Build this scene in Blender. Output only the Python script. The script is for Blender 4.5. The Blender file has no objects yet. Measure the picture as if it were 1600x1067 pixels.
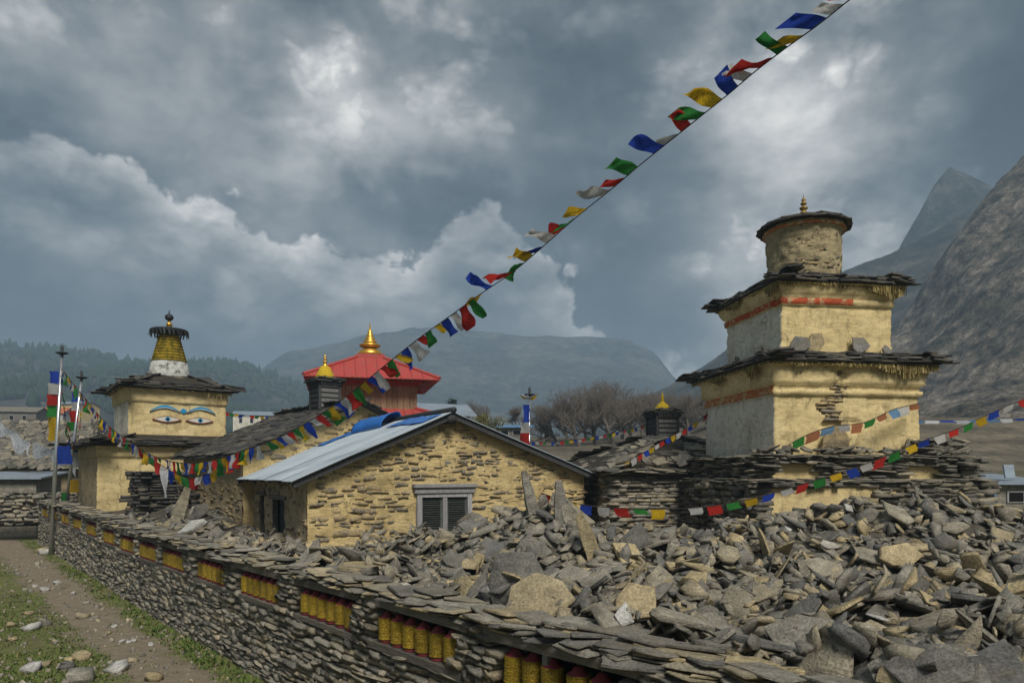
import bpy, math, random
import numpy as np
from mathutils import Matrix, Vector, Euler

R = math.radians
rnd = random.Random(7)
nrg = np.random.default_rng(11)
scene = bpy.context.scene
COL = scene.collection

# ------------------------------------------------------------------ camera, sky, sun, exposure
H, F, YH = 3.2, 1100.0, 738.0            # eye height, focal length in photo pixels, horizon row
cam_d = bpy.data.cameras.new('camera')
cam_d.sensor_width = 36.0
cam_d.lens = 36.0 * F / 1600.0
cam_d.shift_y = (YH - 533.5) / 1600.0
cam_d.clip_start, cam_d.clip_end = 0.1, 12000.0
cam = bpy.data.objects.new('camera', cam_d); COL.objects.link(cam)
cam.location = (0, 0, H); cam.rotation_euler = (R(90), 0, 0)
scene.camera = cam

SUN_AZ, SUN_EL = R(160), R(46)           # azimuth clockwise from +Y
sun_d = bpy.data.lights.new('sun', 'SUN')
sun_d.energy, sun_d.angle, sun_d.color = 1.5, R(22), (1.0, 0.955, 0.88)
sun = bpy.data.objects.new('sun', sun_d); COL.objects.link(sun)
sun.location = (20, -20, 40)
sdir = Vector((math.sin(SUN_AZ) * math.cos(SUN_EL), math.cos(SUN_AZ) * math.cos(SUN_EL), math.sin(SUN_EL)))
sun.rotation_euler = sdir.to_track_quat('Z', 'Y').to_euler()

scene.view_settings.view_transform = 'Standard'
scene.view_settings.look = 'None'
scene.view_settings.gamma = 1.0
scene.view_settings.use_curve_mapping = False
scene.view_settings.exposure = 1.72
scene.render.engine = 'CYCLES'
scene.cycles.use_denoising = True
scene.cycles.max_bounces = 6
scene.cycles.volume_bounces = 1
scene.cycles.transparent_max_bounces = 8


class NT:
    """small node-tree writer"""
    def __init__(s, tree):
        s.t = tree; tree.nodes.clear()
    def n(s, kind, **kw):
        nd = s.t.nodes.new(kind)
        for k, v in kw.items(): setattr(nd, k, v)
        return nd
    def put(s, sock, v):
        if v is None: return
        if isinstance(v, bpy.types.NodeSocket): s.t.links.new(v, sock)
        elif isinstance(v, (tuple, list)):
            if len(v) == 3 and sock.type == 'RGBA': v = (*v, 1)
            sock.default_value = v
        else:
            sock.default_value = (v, v, v) if sock.type == 'VECTOR' else ((v, v, v, 1) if sock.type == 'RGBA' else v)
    def m(s, op, a, b=None, c=None, clamp=False):
        nd = s.n('ShaderNodeMath', operation=op, use_clamp=clamp)
        s.put(nd.inputs[0], a); s.put(nd.inputs[1], b); s.put(nd.inputs[2], c)
        return nd.outputs[0]
    def vm(s, op, a, b=None, scale=None):
        nd = s.n('ShaderNodeVectorMath', operation=op)
        s.put(nd.inputs[0], a); s.put(nd.inputs[1], b)
        if scale is not None: s.put(nd.inputs['Scale'], scale)
        return nd.outputs['Value'] if op in ('LENGTH', 'DOT_PRODUCT') else nd.outputs[0]
    def noise(s, vec, scale, detail=4, rough=0.55, dist=0.0, color=False):
        nd = s.n('ShaderNodeTexNoise')
        s.put(nd.inputs['Vector'], vec); s.put(nd.inputs['Scale'], scale); s.put(nd.inputs['Detail'], detail)
        s.put(nd.inputs['Roughness'], rough); s.put(nd.inputs['Distortion'], dist)
        return nd.outputs['Color' if color else 'Fac']
    def voro(s, vec, scale, feature='F1', out='Distance'):
        nd = s.n('ShaderNodeTexVoronoi', feature=feature)
        s.put(nd.inputs['Vector'], vec); s.put(nd.inputs['Scale'], scale)
        return nd.outputs[out]
    def ramp(s, fac, stops, interp='LINEAR'):
        nd = s.n('ShaderNodeValToRGB'); cr = nd.color_ramp; cr.interpolation = interp
        while len(cr.elements) < len(stops): cr.elements.new(0.5)
        for e, (p, c) in zip(cr.elements, stops):
            e.position = p
            e.color = (c, c, c, 1) if isinstance(c, (int, float)) else (*c, 1)
        s.put(nd.inputs[0], fac)
        return nd.outputs[0]
    def mix(s, fac, a, b, mode='MIX'):
        nd = s.n('ShaderNodeMix', data_type='RGBA', blend_type=mode)
        s.put(nd.inputs[0], fac); s.put(nd.inputs[6], a); s.put(nd.inputs[7], b)
        return nd.outputs[2]
    def rng(s, v, a, b, c=0.0, d=1.0, smooth=False):
        nd = s.n('ShaderNodeMapRange', interpolation_type='SMOOTHSTEP' if smooth else 'LINEAR')
        for i, x in enumerate((v, a, b, c, d)): s.put(nd.inputs[i], x)
        return nd.outputs[0]


def azel(px, py):
    k, e = (px - 800) / F, (YH - py) / F
    return math.degrees(math.atan(k)), math.degrees(math.atan(e / math.hypot(1, k)))


world = bpy.data.worlds.new('World'); scene.world = world; world.use_nodes = True
w = NT(world.node_tree)
def build_world():
    tc = w.n('ShaderNodeTexCoord').outputs['Generated']
    sky = w.n('ShaderNodeTexSky', sky_type='NISHITA', sun_disc=False, sun_elevation=SUN_EL, sun_rotation=SUN_AZ)
    sky.air_density, sky.dust_density = 1.0, 2.0
    # cloud shapes live in azimuth and elevation, their outlines billowed by cellular and fractal noise
    def puff(scale, det):
        nd = w.n('ShaderNodeTexVoronoi', feature='F1', normalize=False)
        w.put(nd.inputs['Vector'], w.vm('ADD', w.vm('MULTIPLY', tc, (1, 1, 1.35)), w.vm('SCALE', w.noise(tc, 6.0, 4, 0.6, color=True), scale=0.10)))
        nd.inputs['Scale'].default_value = scale; nd.inputs['Detail'].default_value = det
        nd.inputs['Roughness'].default_value = 0.5; nd.inputs['Lacunarity'].default_value = 2.2
        return nd.outputs['Distance']
    pf = puff(8.5, 4.0)
    wn = w.noise(tc, 4.0, 9, 0.60, color=True)
    wob = w.vm('SCALE', w.vm('SUBTRACT', wn, (0.5, 0.5, 0.5)), scale=0.13)
    d = w.vm('NORMALIZE', w.vm('ADD', tc, wob))
    sp = w.n('ShaderNodeSeparateXYZ'); w.put(sp.inputs[0], d)
    az = w.m('MULTIPLY', w.m('ARCTAN2', sp.outputs[0], sp.outputs[1]), 57.2958)
    el = w.m('ADD', w.m('MULTIPLY', w.m('ARCSINE', sp.outputs[2]), 57.2958), w.m('MULTIPLY', w.m('SUBTRACT', pf, 0.55), 5.0))
    def blob(px, py, wa, we, amp):
        a, e = azel(px, py)
        x = w.m('DIVIDE', w.m('SUBTRACT', az, a), wa)
        y = w.m('DIVIDE', w.m('SUBTRACT', el, e), we)
        q = w.m('ADD', w.m('MULTIPLY', x, x), w.m('MULTIPLY', y, y))
        return w.m('MULTIPLY', w.m('EXPONENT', w.m('MULTIPLY', q, -1.0)), amp)
    big = w.noise(tc, 2.3, 8, 0.56)
    mid = w.noise(w.vm('MULTIPLY', tc, (1, 1, 1.8)), 6.0, 10, 0.58)
    fine = w.m('SUBTRACT', 1.0, pf)
    L = w.m('ADD', 0.115, w.rng(big, 0.3, 0.72, -0.06, 0.22))
    for b in ((590, 160, 12, 5.5, .20), (470, 120, 6, 3, .08), (1290, 165, 9, 5, .36), (1190, 45, 6, 3.5, .28), (1175, 420, 4, 6, .36),
              (1350, 345, 3.5, 3.5, .40), (1050, 560, 4.5, 3.2, .40), (150, 50, 9, 5, .14), (60, 250, 7, 5, .02),
              (1540, 170, 7, 5, -.16), (690, 262, 8, 1.8, -.12), (950, 110, 5, 8, -.08), (330, 60, 5, 4, -.08), (120, 480, 16, 5, -.10)):
        L = w.m('ADD', L, blob(*b))
    # cumulus bank with a crisp upper rim
    top = w.rng(az, -180, 180)
    stops = [(-180, 19), (-60, 22), (-31, 24), (-23, 22.2), (-17.7, 20.8), (-12.8, 20.3), (-8.3, 19.8), (-4.5, 22.6), (-1, 22.8), (1.6, 20.2), (5.5, 15), (10, 11), (60, 10), (180, 19)]
    cv = w.n('ShaderNodeFloatCurve'); c = cv.mapping.curves[0]
    c.points[0].location = (0, stops[0][1] / 40); c.points[1].location = (1, stops[-1][1] / 40)
    for a, e in stops[1:-1]: c.points.new((a + 180) / 360, e / 40)
    for p in c.points: p.handle_type = 'VECTOR'
    cv.mapping.update(); w.put(cv.inputs['Value'], top)
    eltop = w.m('MULTIPLY', cv.outputs[0], 40)
    dep = w.m('SUBTRACT', eltop, el)
    rim = w.rng(dep, 0.0, 1.1, 0, 1, True)
    fall = w.m('EXPONENT', w.m('MULTIPLY', w.m('MAXIMUM', dep, 0), -0.17))
    bank = w.m('MULTIPLY', w.m('MULTIPLY', rim, fall), w.rng(mid, 0.25, 0.75, 0.16, 0.50))
    L = w.m('ADD', L, bank)
    L = w.m('MULTIPLY', L, w.rng(mid, 0.30, 0.70, 0.50, 1.45))
    L = w.m('MULTIPLY', L, w.rng(fine, 0.15, 0.75, 0.66, 1.30))
    L = w.m('MAXIMUM', w.m('MULTIPLY', w.m('POWER', w.m('MULTIPLY', w.m('MAXIMUM', L, 0.01), 3.3), 1.45), 0.33), 0.02)
    # darker cloud is bluer
    tint = w.ramp(w.rng(L, 0.03, 0.6), [(0, (0.74, 0.96, 1.06)), (0.3, (0.98, 1.0, 1.0)), (1, (1.03, 1.0, 0.95))])
    cloud = w.vm('SCALE', tint, scale=w.m('MULTIPLY', L, 10.0 * CLOUD))
    colr = w.mix(0.965, sky.outputs[0], cloud)
    bg = w.n('ShaderNodeBackground'); w.put(bg.inputs[0], colr); bg.inputs[1].default_value = 0.1
    out = w.n('ShaderNodeOutputWorld'); w.t.links.new(bg.outputs[0], out.inputs[0])
CLOUD = 0.50
build_world()
world.cycles.sampling_method = 'MANUAL'; world.cycles.sample_map_resolution = 256


# ------------------------------------------------------------------ numpy noise
_perm = np.random.default_rng(3).random((64, 64, 64)).astype(np.float32)
def vnoise(x, y, z=0.0):
    x, y, z = np.broadcast_arrays(np.asarray(x, float), np.asarray(y, float), np.asarray(z, float))
    xi, yi, zi = np.floor(x).astype(int), np.floor(y).astype(int), np.floor(z).astype(int)
    fx, fy, fz = x - xi, y - yi, z - zi
    fx, fy, fz = [f * f * (3 - 2 * f) for f in (fx, fy, fz)]
    g = lambda a, b, c: _perm[(xi + a) & 63, (yi + b) & 63, (zi + c) & 63]
    l = lambda a, b, t: a + (b - a) * t
    return l(l(l(g(0,0,0), g(1,0,0), fx), l(g(0,1,0), g(1,1,0), fx), fy),
             l(l(g(0,0,1), g(1,0,1), fx), l(g(0,1,1), g(1,1,1), fx), fy), fz) * 2 - 1
def fbm(x, y, z=0.0, o=4, lac=2.03, gain=0.5):
    s, a, t = 0, 1.0, 0
    for i in range(o):
        s = s + a * vnoise(x + 13.7 * i, y + 7.3 * i, np.asarray(z) + 3.1 * i); t += a
        x, y, z = np.asarray(x) * lac, np.asarray(y) * lac, np.asarray(z) * lac; a *= gain
    return s / t
def ridged(x, y, o=5):
    s, a, t = 0, 1.0, 0
    for i in range(o):
        s = s + a * (1 - np.abs(vnoise(x + 9.1 * i, y + 4.7 * i, i * 5.5))); t += a
        x, y = x * 2.1, y * 2.1; a *= 0.5
    return s / t
sstep = lambda a, b, x: (lambda t: t * t * (3 - 2 * t))(np.clip((np.asarray(x, float) - a) / (b - a), 0, 1))


# ------------------------------------------------------------------ object helpers
WM = {}
def at(px, py, Y): return Vector(((px - 800) / F * Y, Y, H + (YH - py) / F * Y))
def link(o, parent=None, M=None):
    COL.objects.link(o)
    if parent is not None: o.parent = parent
    if M is not None: o.matrix_local = M
    pm = WM.get(parent.name, Matrix()) if parent is not None else Matrix()
    WM[o.name] = pm @ (M if M is not None else Matrix())
    return o
def tag(o, label, cat, group=None):
    o['label'] = label; o['category'] = cat
    if 'kind' not in o: o['kind'] = 'thing'
    if group: o['group'] = group
    return o
def thing(name, label, cat, loc, rz=0.0, group=None):
    o = bpy.data.objects.new(name, None); o.empty_display_size = 0.2
    link(o, None, Matrix.Translation(loc) @ Matrix.Rotation(rz, 4, 'Z'))
    return tag(o, label, cat, group)
def mesh_np(name, V, Fc, mats, midx=None, smooth=False):
    me = bpy.data.meshes.new(name)
    V = np.asarray(V, np.float32).reshape(-1, 3)
    if isinstance(Fc, np.ndarray):
        k = Fc.shape[1]; n = Fc.shape[0]
        me.vertices.add(len(V)); me.vertices.foreach_set('co', V.ravel())
        me.loops.add(n * k); me.loops.foreach_set('vertex_index', Fc.astype(np.int32).ravel())
        me.polygons.add(n); me.polygons.foreach_set('loop_start', np.arange(0, n * k, k, dtype=np.int32))
        me.update(calc_edges=True)
    else:
        me.from_pydata([tuple(v) for v in V.tolist()], [], [tuple(f) for f in Fc]); me.update()
    for m in (mats if isinstance(mats, (list, tuple)) else [mats]): me.materials.append(m)
    if midx is not None: me.polygons.foreach_set('material_index', np.asarray(midx, np.int32))
    if smooth: me.polygons.foreach_set('use_smooth', np.ones(len(me.polygons), bool))
    return me
def obj(name, me, parent=None, M=None): return link(bpy.data.objects.new(name, me), parent, M)
def grid_faces(nu, nv, closed=False):
    i = np.arange(nu if closed else nu - 1)[:, None]; j = np.arange(nv - 1)[None, :]
    i2 = (i + 1) % nu
    return np.stack([i * nv + j, i2 * nv + j, i2 * nv + j + 1, i * nv + j + 1], -1).reshape(-1, 4)


class MB:
    def __init__(s): s.v, s.f = [], []
    def add(s, V, Fc):
        o = len(s.v); s.v += [tuple(v) for v in V]; s.f += [tuple(i + o for i in f) for f in Fc]; return s
    def box(s, x0, x1, y0, y1, z0, z1, M=None, j=0.0):
        V = [Vector((x, y, z)) for z in (z0, z1) for y in (y0, y1) for x in (x0, x1)]
        if j: V = [v + Vector((rnd.uniform(-j, j), rnd.uniform(-j, j), rnd.uniform(-j, j))) for v in V]
        if M is not None: V = [M @ v for v in V]
        return s.add(V, [(0, 2, 3, 1), (4, 5, 7, 6), (0, 1, 5, 4), (2, 6, 7, 3), (0, 4, 6, 2), (1, 3, 7, 5)])
    def lathe(s, prof, n=16, M=None, sq=None):
        V, Fc = [], []
        for r, z in prof:
            for i in range(n):
                a = 2 * math.pi * i / n
                V.append(Vector((r * math.cos(a), r * math.sin(a), z)))
        for k in range(len(prof) - 1):
            for i in range(n):
                i2 = (i + 1) % n
                Fc.append((k * n + i, k * n + i2, (k + 1) * n + i2, (k + 1) * n + i))
        Fc.append(tuple(range(n - 1, -1, -1))); Fc.append(tuple((len(prof) - 1) * n + i for i in range(n)))
        if M is not None: V = [M @ v for v in V]
        return s.add(V, Fc)
    def tube(s, pts, rad, n=6):
        pts = [Vector(p) for p in pts]; V, Fc = [], []
        rad = rad if isinstance(rad, (list, tuple)) else [rad] * len(pts)
        for k, p in enumerate(pts):
            t = (pts[min(k + 1, len(pts) - 1)] - pts[max(k - 1, 0)]).normalized()
            a = t.orthogonal().normalized() if abs(t.z) > 0.9 else t.cross(Vector((0, 0, 1))).normalized()
            b = t.cross(a)
            for i in range(n):
                q = 2 * math.pi * i / n
                V.append(p + (a * math.cos(q) + b * math.sin(q)) * rad[k])
        for k in range(len(pts) - 1):
            for i in range(n):
                i2 = (i + 1) % n
                Fc.append((k * n + i, k * n + i2, (k + 1) * n + i2, (k + 1) * n + i))
        Fc.append(tuple(range(n - 1, -1, -1))); Fc.append(tuple((len(pts) - 1) * n + i for i in range(n)))
        return s.add(V, Fc)
    def build(s, name, mat, parent=None, M=None, smooth=False):
        return obj(name, mesh_np(name, s.v, s.f, mat, smooth=smooth), parent, M)


# ------------------------------------------------------------------ materials
MAT = {}
def material(name, fn, rough=0.85, spec=0.25, bump=None, metallic=0.0, disp_dist=0.02):
    m = bpy.data.materials.new(name); m.use_nodes = True
    t = NT(m.node_tree)
    p = t.n('ShaderNodeBsdfPrincipled'); o = t.n('ShaderNodeOutputMaterial')
    t.t.links.new(p.outputs[0], o.inputs[0])
    pos = t.n('ShaderNodeNewGeometry').outputs['Position']
    res = fn(t, pos)
    colr, hgt = res if isinstance(res, tuple) and len(res) == 2 and not isinstance(res[0], (int, float)) else (res, None)
    t.put(p.inputs['Base Color'], colr)
    p.inputs['Roughness'].default_value = rough
    p.inputs['Specular IOR Level'].default_value = spec
    p.inputs['Metallic'].default_value = metallic
    if hgt is not None:
        b = t.n('ShaderNodeBump'); b.inputs['Strength'].default_value = bump or 0.5; b.inputs['Distance'].default_value = disp_dist
        t.put(b.inputs['Height'], hgt); t.t.links.new(b.outputs[0], p.inputs['Normal'])
    MAT[name] = m
    return m
def rand(t):
    a = t.n('ShaderNodeObjectInfo').outputs['Random']; b = t.n('ShaderNodeNewGeometry').outputs['Random Per Island']
    return t.m('FRACT', t.m('ADD', t.m('MULTIPLY', a, 7.31), t.m('MULTIPLY', b, 3.17)))
def stone_fn(stops, lichen=0.35, dark=0.5, fs=1.0):
    def fn(t, pos):
        r = rand(t)
        off = t.n('ShaderNodeCombineXYZ'); t.put(off.inputs[0], t.m('MULTIPLY', r, 37.0)); t.put(off.inputs[2], t.m('MULTIPLY', r, 11.0))
        q = t.vm('ADD', pos, off.outputs[0])
        base = t.ramp(r, stops)
        n1 = t.noise(q, 5.0 * fs, 6, 0.65); n2 = t.noise(q, 38.0 * fs, 5, 0.7); n3 = t.noise(t.vm('MULTIPLY', q, (1, 1, 5)), 9.0 * fs, 5, 0.7)
        c = t.mix(1.0, base, t.ramp(n1, [(0.25, 1 - dark), (0.5, 0.9), (0.8, 1.45)]), 'MULTIPLY')
        c = t.mix(1.0, c, t.ramp(n2, [(0.3, 0.45), (0.5, 1.0), (0.72, 1.5)]), 'MULTIPLY')
        oz = t.n('ShaderNodeSeparateXYZ'); t.put(oz.inputs[0], t.n('ShaderNodeTexCoord').outputs['Object'])
        lay = t.n('ShaderNodeCombineXYZ'); t.put(lay.inputs[2], t.m('ADD', t.m('MULTIPLY', oz.outputs[2], 4.0), t.m('MULTIPLY', r, 31.0)))
        ed = t.noise(lay.outputs[0], 1.6, 3, 0.7)
        c = t.mix(0.7, c, t.mix(1.0, c, t.ramp(ed, [(0.3, 0.55), (0.7, 1.4)]), 'MULTIPLY'))
        n4 = t.noise(q, 1.9 * fs, 3, 0.6)
        c = t.mix(t.m('MULTIPLY', t.ramp(n4, [(0.5, 0.0), (0.68, 1.0)]), 0.35), c, (0.20, 0.155, 0.09))
        li = t.m('MULTIPLY', t.ramp(t.noise(q, 16 * fs, 5, 0.75), [(0.60, 0.0), (0.68, 1.0)]), lichen)
        c = t.mix(li, c, (0.30, 0.295, 0.25))
        mo = t.m('MULTIPLY', t.ramp(t.noise(q, 7 * fs, 4, 0.7), [(0.60, 0.0), (0.70, 1.0)]), lichen * 0.8)
        c = t.mix(mo, c, (0.05, 0.05, 0.04))
        hgt = t.m('ADD', t.m('ADD', t.m('MULTIPLY', n1, 1.3), t.m('MULTIPLY', n2, 0.6)), t.m('ADD', t.m('MULTIPLY', n3, 0.8), t.m('MULTIPLY', ed, 0.5)))
        return c, hgt
    return fn
SLATE = [(0.0, (0.150, 0.142, 0.125)), (0.3, (0.225, 0.210, 0.178)), (0.6, (0.285, 0.262, 0.212)), (0.82, (0.335, 0.292, 0.205)), (0.95, (0.41, 0.33, 0.19)), (1.0, (0.42, 0.39, 0.33))]
DARKS = [(0.0, (0.024, 0.024, 0.024)), (0.5, (0.047, 0.045, 0.042)), (0.85, (0.080, 0.074, 0.062)), (1.0, (0.13, 0.115, 0.088))]
WALLS = [(0.0, (0.15, 0.14, 0.118)), (0.4, (0.235, 0.216, 0.178)), (0.75, (0.295, 0.268, 0.21)), (1.0, (0.36, 0.30, 0.20))]
material('slab', stone_fn(SLATE), 0.82, 0.25, 0.9, disp_dist=0.03)
material('slab_tan', stone_fn([(0, (0.34, 0.28, 0.165)), (1, (0.46, 0.37, 0.21))], 0.15), 0.85, 0.2, 0.9, disp_dist=0.03)
material('slab_white', stone_fn([(0, (0.42, 0.41, 0.38)), (1, (0.52, 0.51, 0.48))], 0.1, 0.3), 0.85, 0.2, 0.6, disp_dist=0.03)
material('slab_dark', stone_fn([(0, (0.13, 0.127, 0.118)), (1, (0.19, 0.182, 0.162))], 0.3), 0.75, 0.3, 0.9, disp_dist=0.03)
material('roof_slate', stone_fn(DARKS, 0.16), 0.7, 0.35, 0.6)
material('grey_slate', stone_fn([(0, (0.085, 0.081, 0.070)), (0.5, (0.165, 0.153, 0.125)), (1, (0.28, 0.245, 0.175))], 0.35), 0.75, 0.3, 0.6)
material('wall_stone', stone_fn(WALLS, 0.3), 0.85, 0.2, 0.7)
def smeared_stone(t, pos):
    c, hgt = stone_fn([(0, (0.145, 0.130, 0.110)), (0.35, (0.215, 0.190, 0.150)), (0.7, (0.30, 0.235, 0.145)), (1, (0.40, 0.30, 0.16))], 0.2, 0.4)(t, pos)
    sm = t.ramp(t.m('ADD', t.m('MULTIPLY', t.noise(pos, 3.2, 4, 0.6), 0.5), t.m('MULTIPLY', t.noise(pos, 17, 5, 0.7), 0.5)), [(0.48, 0.0), (0.57, 0.66)])
    return t.mix(sm, c, t.ramp(t.noise(pos, 30, 4), [(0.3, (0.38, 0.285, 0.13)), (0.7, (0.54, 0.42, 0.205))])), hgt
material('house_stone', smeared_stone, 0.9, 0.15, 0.6)
material('gap', lambda t, p: (t.ramp(t.noise(p, 14, 4), [(0.3, (0.025, 0.022, 0.018)), (0.8, (0.07, 0.06, 0.045))]), t.noise(p, 30, 4)), 0.95, 0.1, 0.5)

def plaster_fn(c0, c1, c2, stain=(0.09, 0.075, 0.05), st=0.45, crack=0.8):
    def fn(t, pos):
        n1 = t.noise(pos, 1.6, 6, 0.62); n2 = t.noise(pos, 26, 5, 0.7); n3 = t.noise(t.vm('MULTIPLY', pos, (1, 1, 2.8)), 6, 6, 0.65)
        c = t.ramp(n1, [(0.28, c0), (0.5, c1), (0.75, c2)])
        c = t.mix(1.0, c, t.ramp(n3, [(0.25, 0.72), (0.5, 1.0), (0.8, 1.14)]), 'MULTIPLY')
        c = t.mix(1.0, c, t.ramp(n2, [(0.3, 0.80), (0.7, 1.12)]), 'MULTIPLY')
        ru = t.noise(t.vm('MULTIPLY', pos, (4, 4, 1.0)), 1.5, 5, 0.7)      # rain streaks of washed-down dirt
        c = t.mix(t.m('MULTIPLY', t.ramp(ru, [(0.55, 0.0), (0.74, 1.0)]), st), c, stain)
        v = t.voro(t.vm('ADD', t.vm('MULTIPLY', pos, (1, 1, 0.8)), t.vm('SCALE', t.noise(pos, 3, 5, 0.65, color=True), scale=0.55)), 1.1, 'DISTANCE_TO_EDGE')
        ck = t.m('MULTIPLY', t.ramp(v, [(0.0, 1.0), (0.012, 0.0)]), t.ramp(t.noise(pos, 1.3, 2), [(0.50, 0.0), (0.60, crack)]))
        c = t.mix(ck, c, (0.05, 0.04, 0.03))
        pt = t.ramp(t.m('ADD', t.m('MULTIPLY', t.noise(pos, 1.1, 5, 0.65), 0.6), t.m('MULTIPLY', t.noise(pos, 9, 6, 0.75), 0.4)), [(0.56, 0.0), (0.60, 1.0)])
        c = t.mix(t.m('MULTIPLY', pt, st), c, t.mix(1, c1, (0.55, 0.52, 0.50), 'MULTIPLY'))     # flaked patches showing the older coat
        hgt = t.m('SUBTRACT', t.m('ADD', t.m('MULTIPLY', n3, 1.0), t.m('MULTIPLY', n2, 0.35)), t.m('MULTIPLY', ck, 1.0))
        return c, hgt
    return fn
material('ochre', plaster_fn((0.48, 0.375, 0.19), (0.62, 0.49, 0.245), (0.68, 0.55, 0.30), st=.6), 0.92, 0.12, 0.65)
material('cream', plaster_fn((0.48, 0.37, 0.19), (0.61, 0.48, 0.24), (0.66, 0.535, 0.30), st=.6), 0.92, 0.12, 0.65)
material('whitewash', plaster_fn((0.46, 0.425, 0.345), (0.62, 0.58, 0.485), (0.70, 0.665, 0.57), st=0.5), 0.92, 0.12, 0.65)
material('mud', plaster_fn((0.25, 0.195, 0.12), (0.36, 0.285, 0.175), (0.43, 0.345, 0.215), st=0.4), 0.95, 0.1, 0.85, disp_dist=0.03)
material('drum_mud', plaster_fn((0.24, 0.195, 0.115), (0.34, 0.28, 0.165), (0.44, 0.365, 0.215), st=0.5), 0.95, 0.1, 0.9, disp_dist=0.03)
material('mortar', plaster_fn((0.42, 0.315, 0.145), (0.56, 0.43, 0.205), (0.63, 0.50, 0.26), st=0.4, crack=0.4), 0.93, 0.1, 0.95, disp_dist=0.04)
def paint_fn(c, worn, lo=0.5, hi=0.62):
    return lambda t, p: (t.mix(t.ramp(t.noise(p, 5, 7, 0.7), [(lo, 0.0), (hi, 1.0)]), t.mix(1, c, t.ramp(t.noise(p, 20, 4), [(0.3, 0.75), (0.7, 1.15)]), 'MULTIPLY'), worn), t.noise(p, 22, 5))
material('orange_band', paint_fn((0.42, 0.15, 0.05), (0.48, 0.37, 0.20), 0.49, 0.60), 0.9, 0.1, 0.4)
material('red_band', paint_fn((0.42, 0.085, 0.035), (0.48, 0.37, 0.20), 0.51, 0.62), 0.9, 0.1, 0.4)
material('straw', lambda t, p: t.ramp(rand(t), [(0, (0.14, 0.10, 0.035)), (0.5, (0.27, 0.21, 0.075)), (1, (0.36, 0.29, 0.14))]), 0.95, 0.1)
def wood_fn(c0, c1, ax=(9, 9, 1.2)):
    def fn(t, p):
        g = t.noise(t.vm('MULTIPLY', p, ax), 3.5, 6, 0.7); r = rand(t)
        c = t.mix(1.0, t.ramp(g, [(0.25, c0), (0.75, c1)]), t.ramp(r, [(0, 0.75), (1, 1.2)]), 'MULTIPLY')
        return c, g
    return fn
material('grey_wood', wood_fn((0.08, 0.078, 0.075), (0.23, 0.225, 0.215)), 0.85, 0.2, 0.5)
material('frame_wood', wood_fn((0.17, 0.165, 0.17), (0.40, 0.39, 0.385)), 0.8, 0.2, 0.4)
material('beam_wood', wood_fn((0.065, 0.058, 0.048), (0.19, 0.17, 0.14), (2, 2, 9)), 0.88, 0.15, 0.6)
material('black_wood', wood_fn((0.025, 0.026, 0.028), (0.085, 0.085, 0.085)), 0.85, 0.2, 0.5)
material('plank_wood', wood_fn((0.13, 0.085, 0.05), (0.36, 0.24, 0.14)), 0.75, 0.25, 0.4)
material('shutter', wood_fn((0.035, 0.042, 0.038), (0.10, 0.11, 0.10), (1.5, 1.5, 9)), 0.7, 0.3, 0.3)
def flat_fn(c, v=0.25, s=6):
    return lambda t, p: (t.mix(1, c, t.ramp(t.noise(p, s, 5, 0.65), [(0.25, 1 - v), (0.75, 1 + v)]), 'MULTIPLY'), t.noise(p, s * 5, 4))
material('red_roof', paint_fn((0.42, 0.052, 0.046), (0.33, 0.085, 0.065), 0.46, 0.62), 0.6, 0.3, 0.15)
material('red_paint', flat_fn((0.30, 0.045, 0.022), 0.35, 5), 0.7, 0.3, 0.2)
material('gold', flat_fn((0.62, 0.36, 0.06), 0.3, 9), 0.38, 0.5, 0.15, 0.75)
material('old_gold', flat_fn((0.26, 0.17, 0.04), 0.5, 12), 0.55, 0.4, 0.2, 0.5)
material('yellow_paint', paint_fn((0.50, 0.34, 0.02), (0.16, 0.12, 0.03), 0.56, 0.70), 0.85, 0.2, 0.4)
def moss_yellow(t, p):
    n = t.noise(t.vm('MULTIPLY', p, (1, 1, 0.6)), 6, 7, 0.72)
    return t.ramp(n, [(0.34, (0.05, 0.045, 0.012)), (0.46, (0.17, 0.125, 0.015)), (0.6, (0.33, 0.23, 0.02)), (0.8, (0.40, 0.30, 0.05))]), n
material('mossy_yellow', moss_yellow, 0.92, 0.1, 0.7)
material('stained_white', paint_fn((0.46, 0.46, 0.43), (0.10, 0.10, 0.07), 0.50, 0.62), 0.9, 0.1, 0.5)
def corr_fn(t, p):
    n = t.noise(p, 1.2, 5, 0.6); r = rand(t)
    c = t.mix(1, t.ramp(n, [(0.3, (0.36, 0.42, 0.47)), (0.7, (0.49, 0.55, 0.59))]), t.ramp(r, [(0, 0.85), (1, 1.12)]), 'MULTIPLY')
    ru = t.m('MULTIPLY', t.ramp(t.noise(p, 3.5, 6, 0.75), [(0.62, 0.0), (0.72, 1.0)]), 0.6)
    return t.mix(ru, c, (0.17, 0.11, 0.07)), t.noise(p, 9, 3)
material('corrugated', corr_fn, 0.45, 0.5, 0.06, 0.1)
material('blue_metal', flat_fn((0.09, 0.25, 0.48), 0.25, 2), 0.45, 0.4, 0.05)
material('grey_metal', flat_fn((0.27, 0.32, 0.37), 0.25, 2), 0.45, 0.4, 0.05, 0.3)
material('steel', flat_fn((0.50, 0.52, 0.54), 0.12, 5), 0.32, 0.5, 0.03, 0.85)
material('dark_metal', flat_fn((0.03, 0.032, 0.035), 0.3, 8), 0.6, 0.4, 0.1, 0.3)
material('tarp', flat_fn((0.012, 0.13, 0.44), 0.2, 5), 0.42, 0.45, 0.25)
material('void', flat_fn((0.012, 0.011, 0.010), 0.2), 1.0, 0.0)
material('cap_red', flat_fn((0.17, 0.022, 0.028), 0.35, 14), 0.6, 0.35, 0.2)
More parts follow.
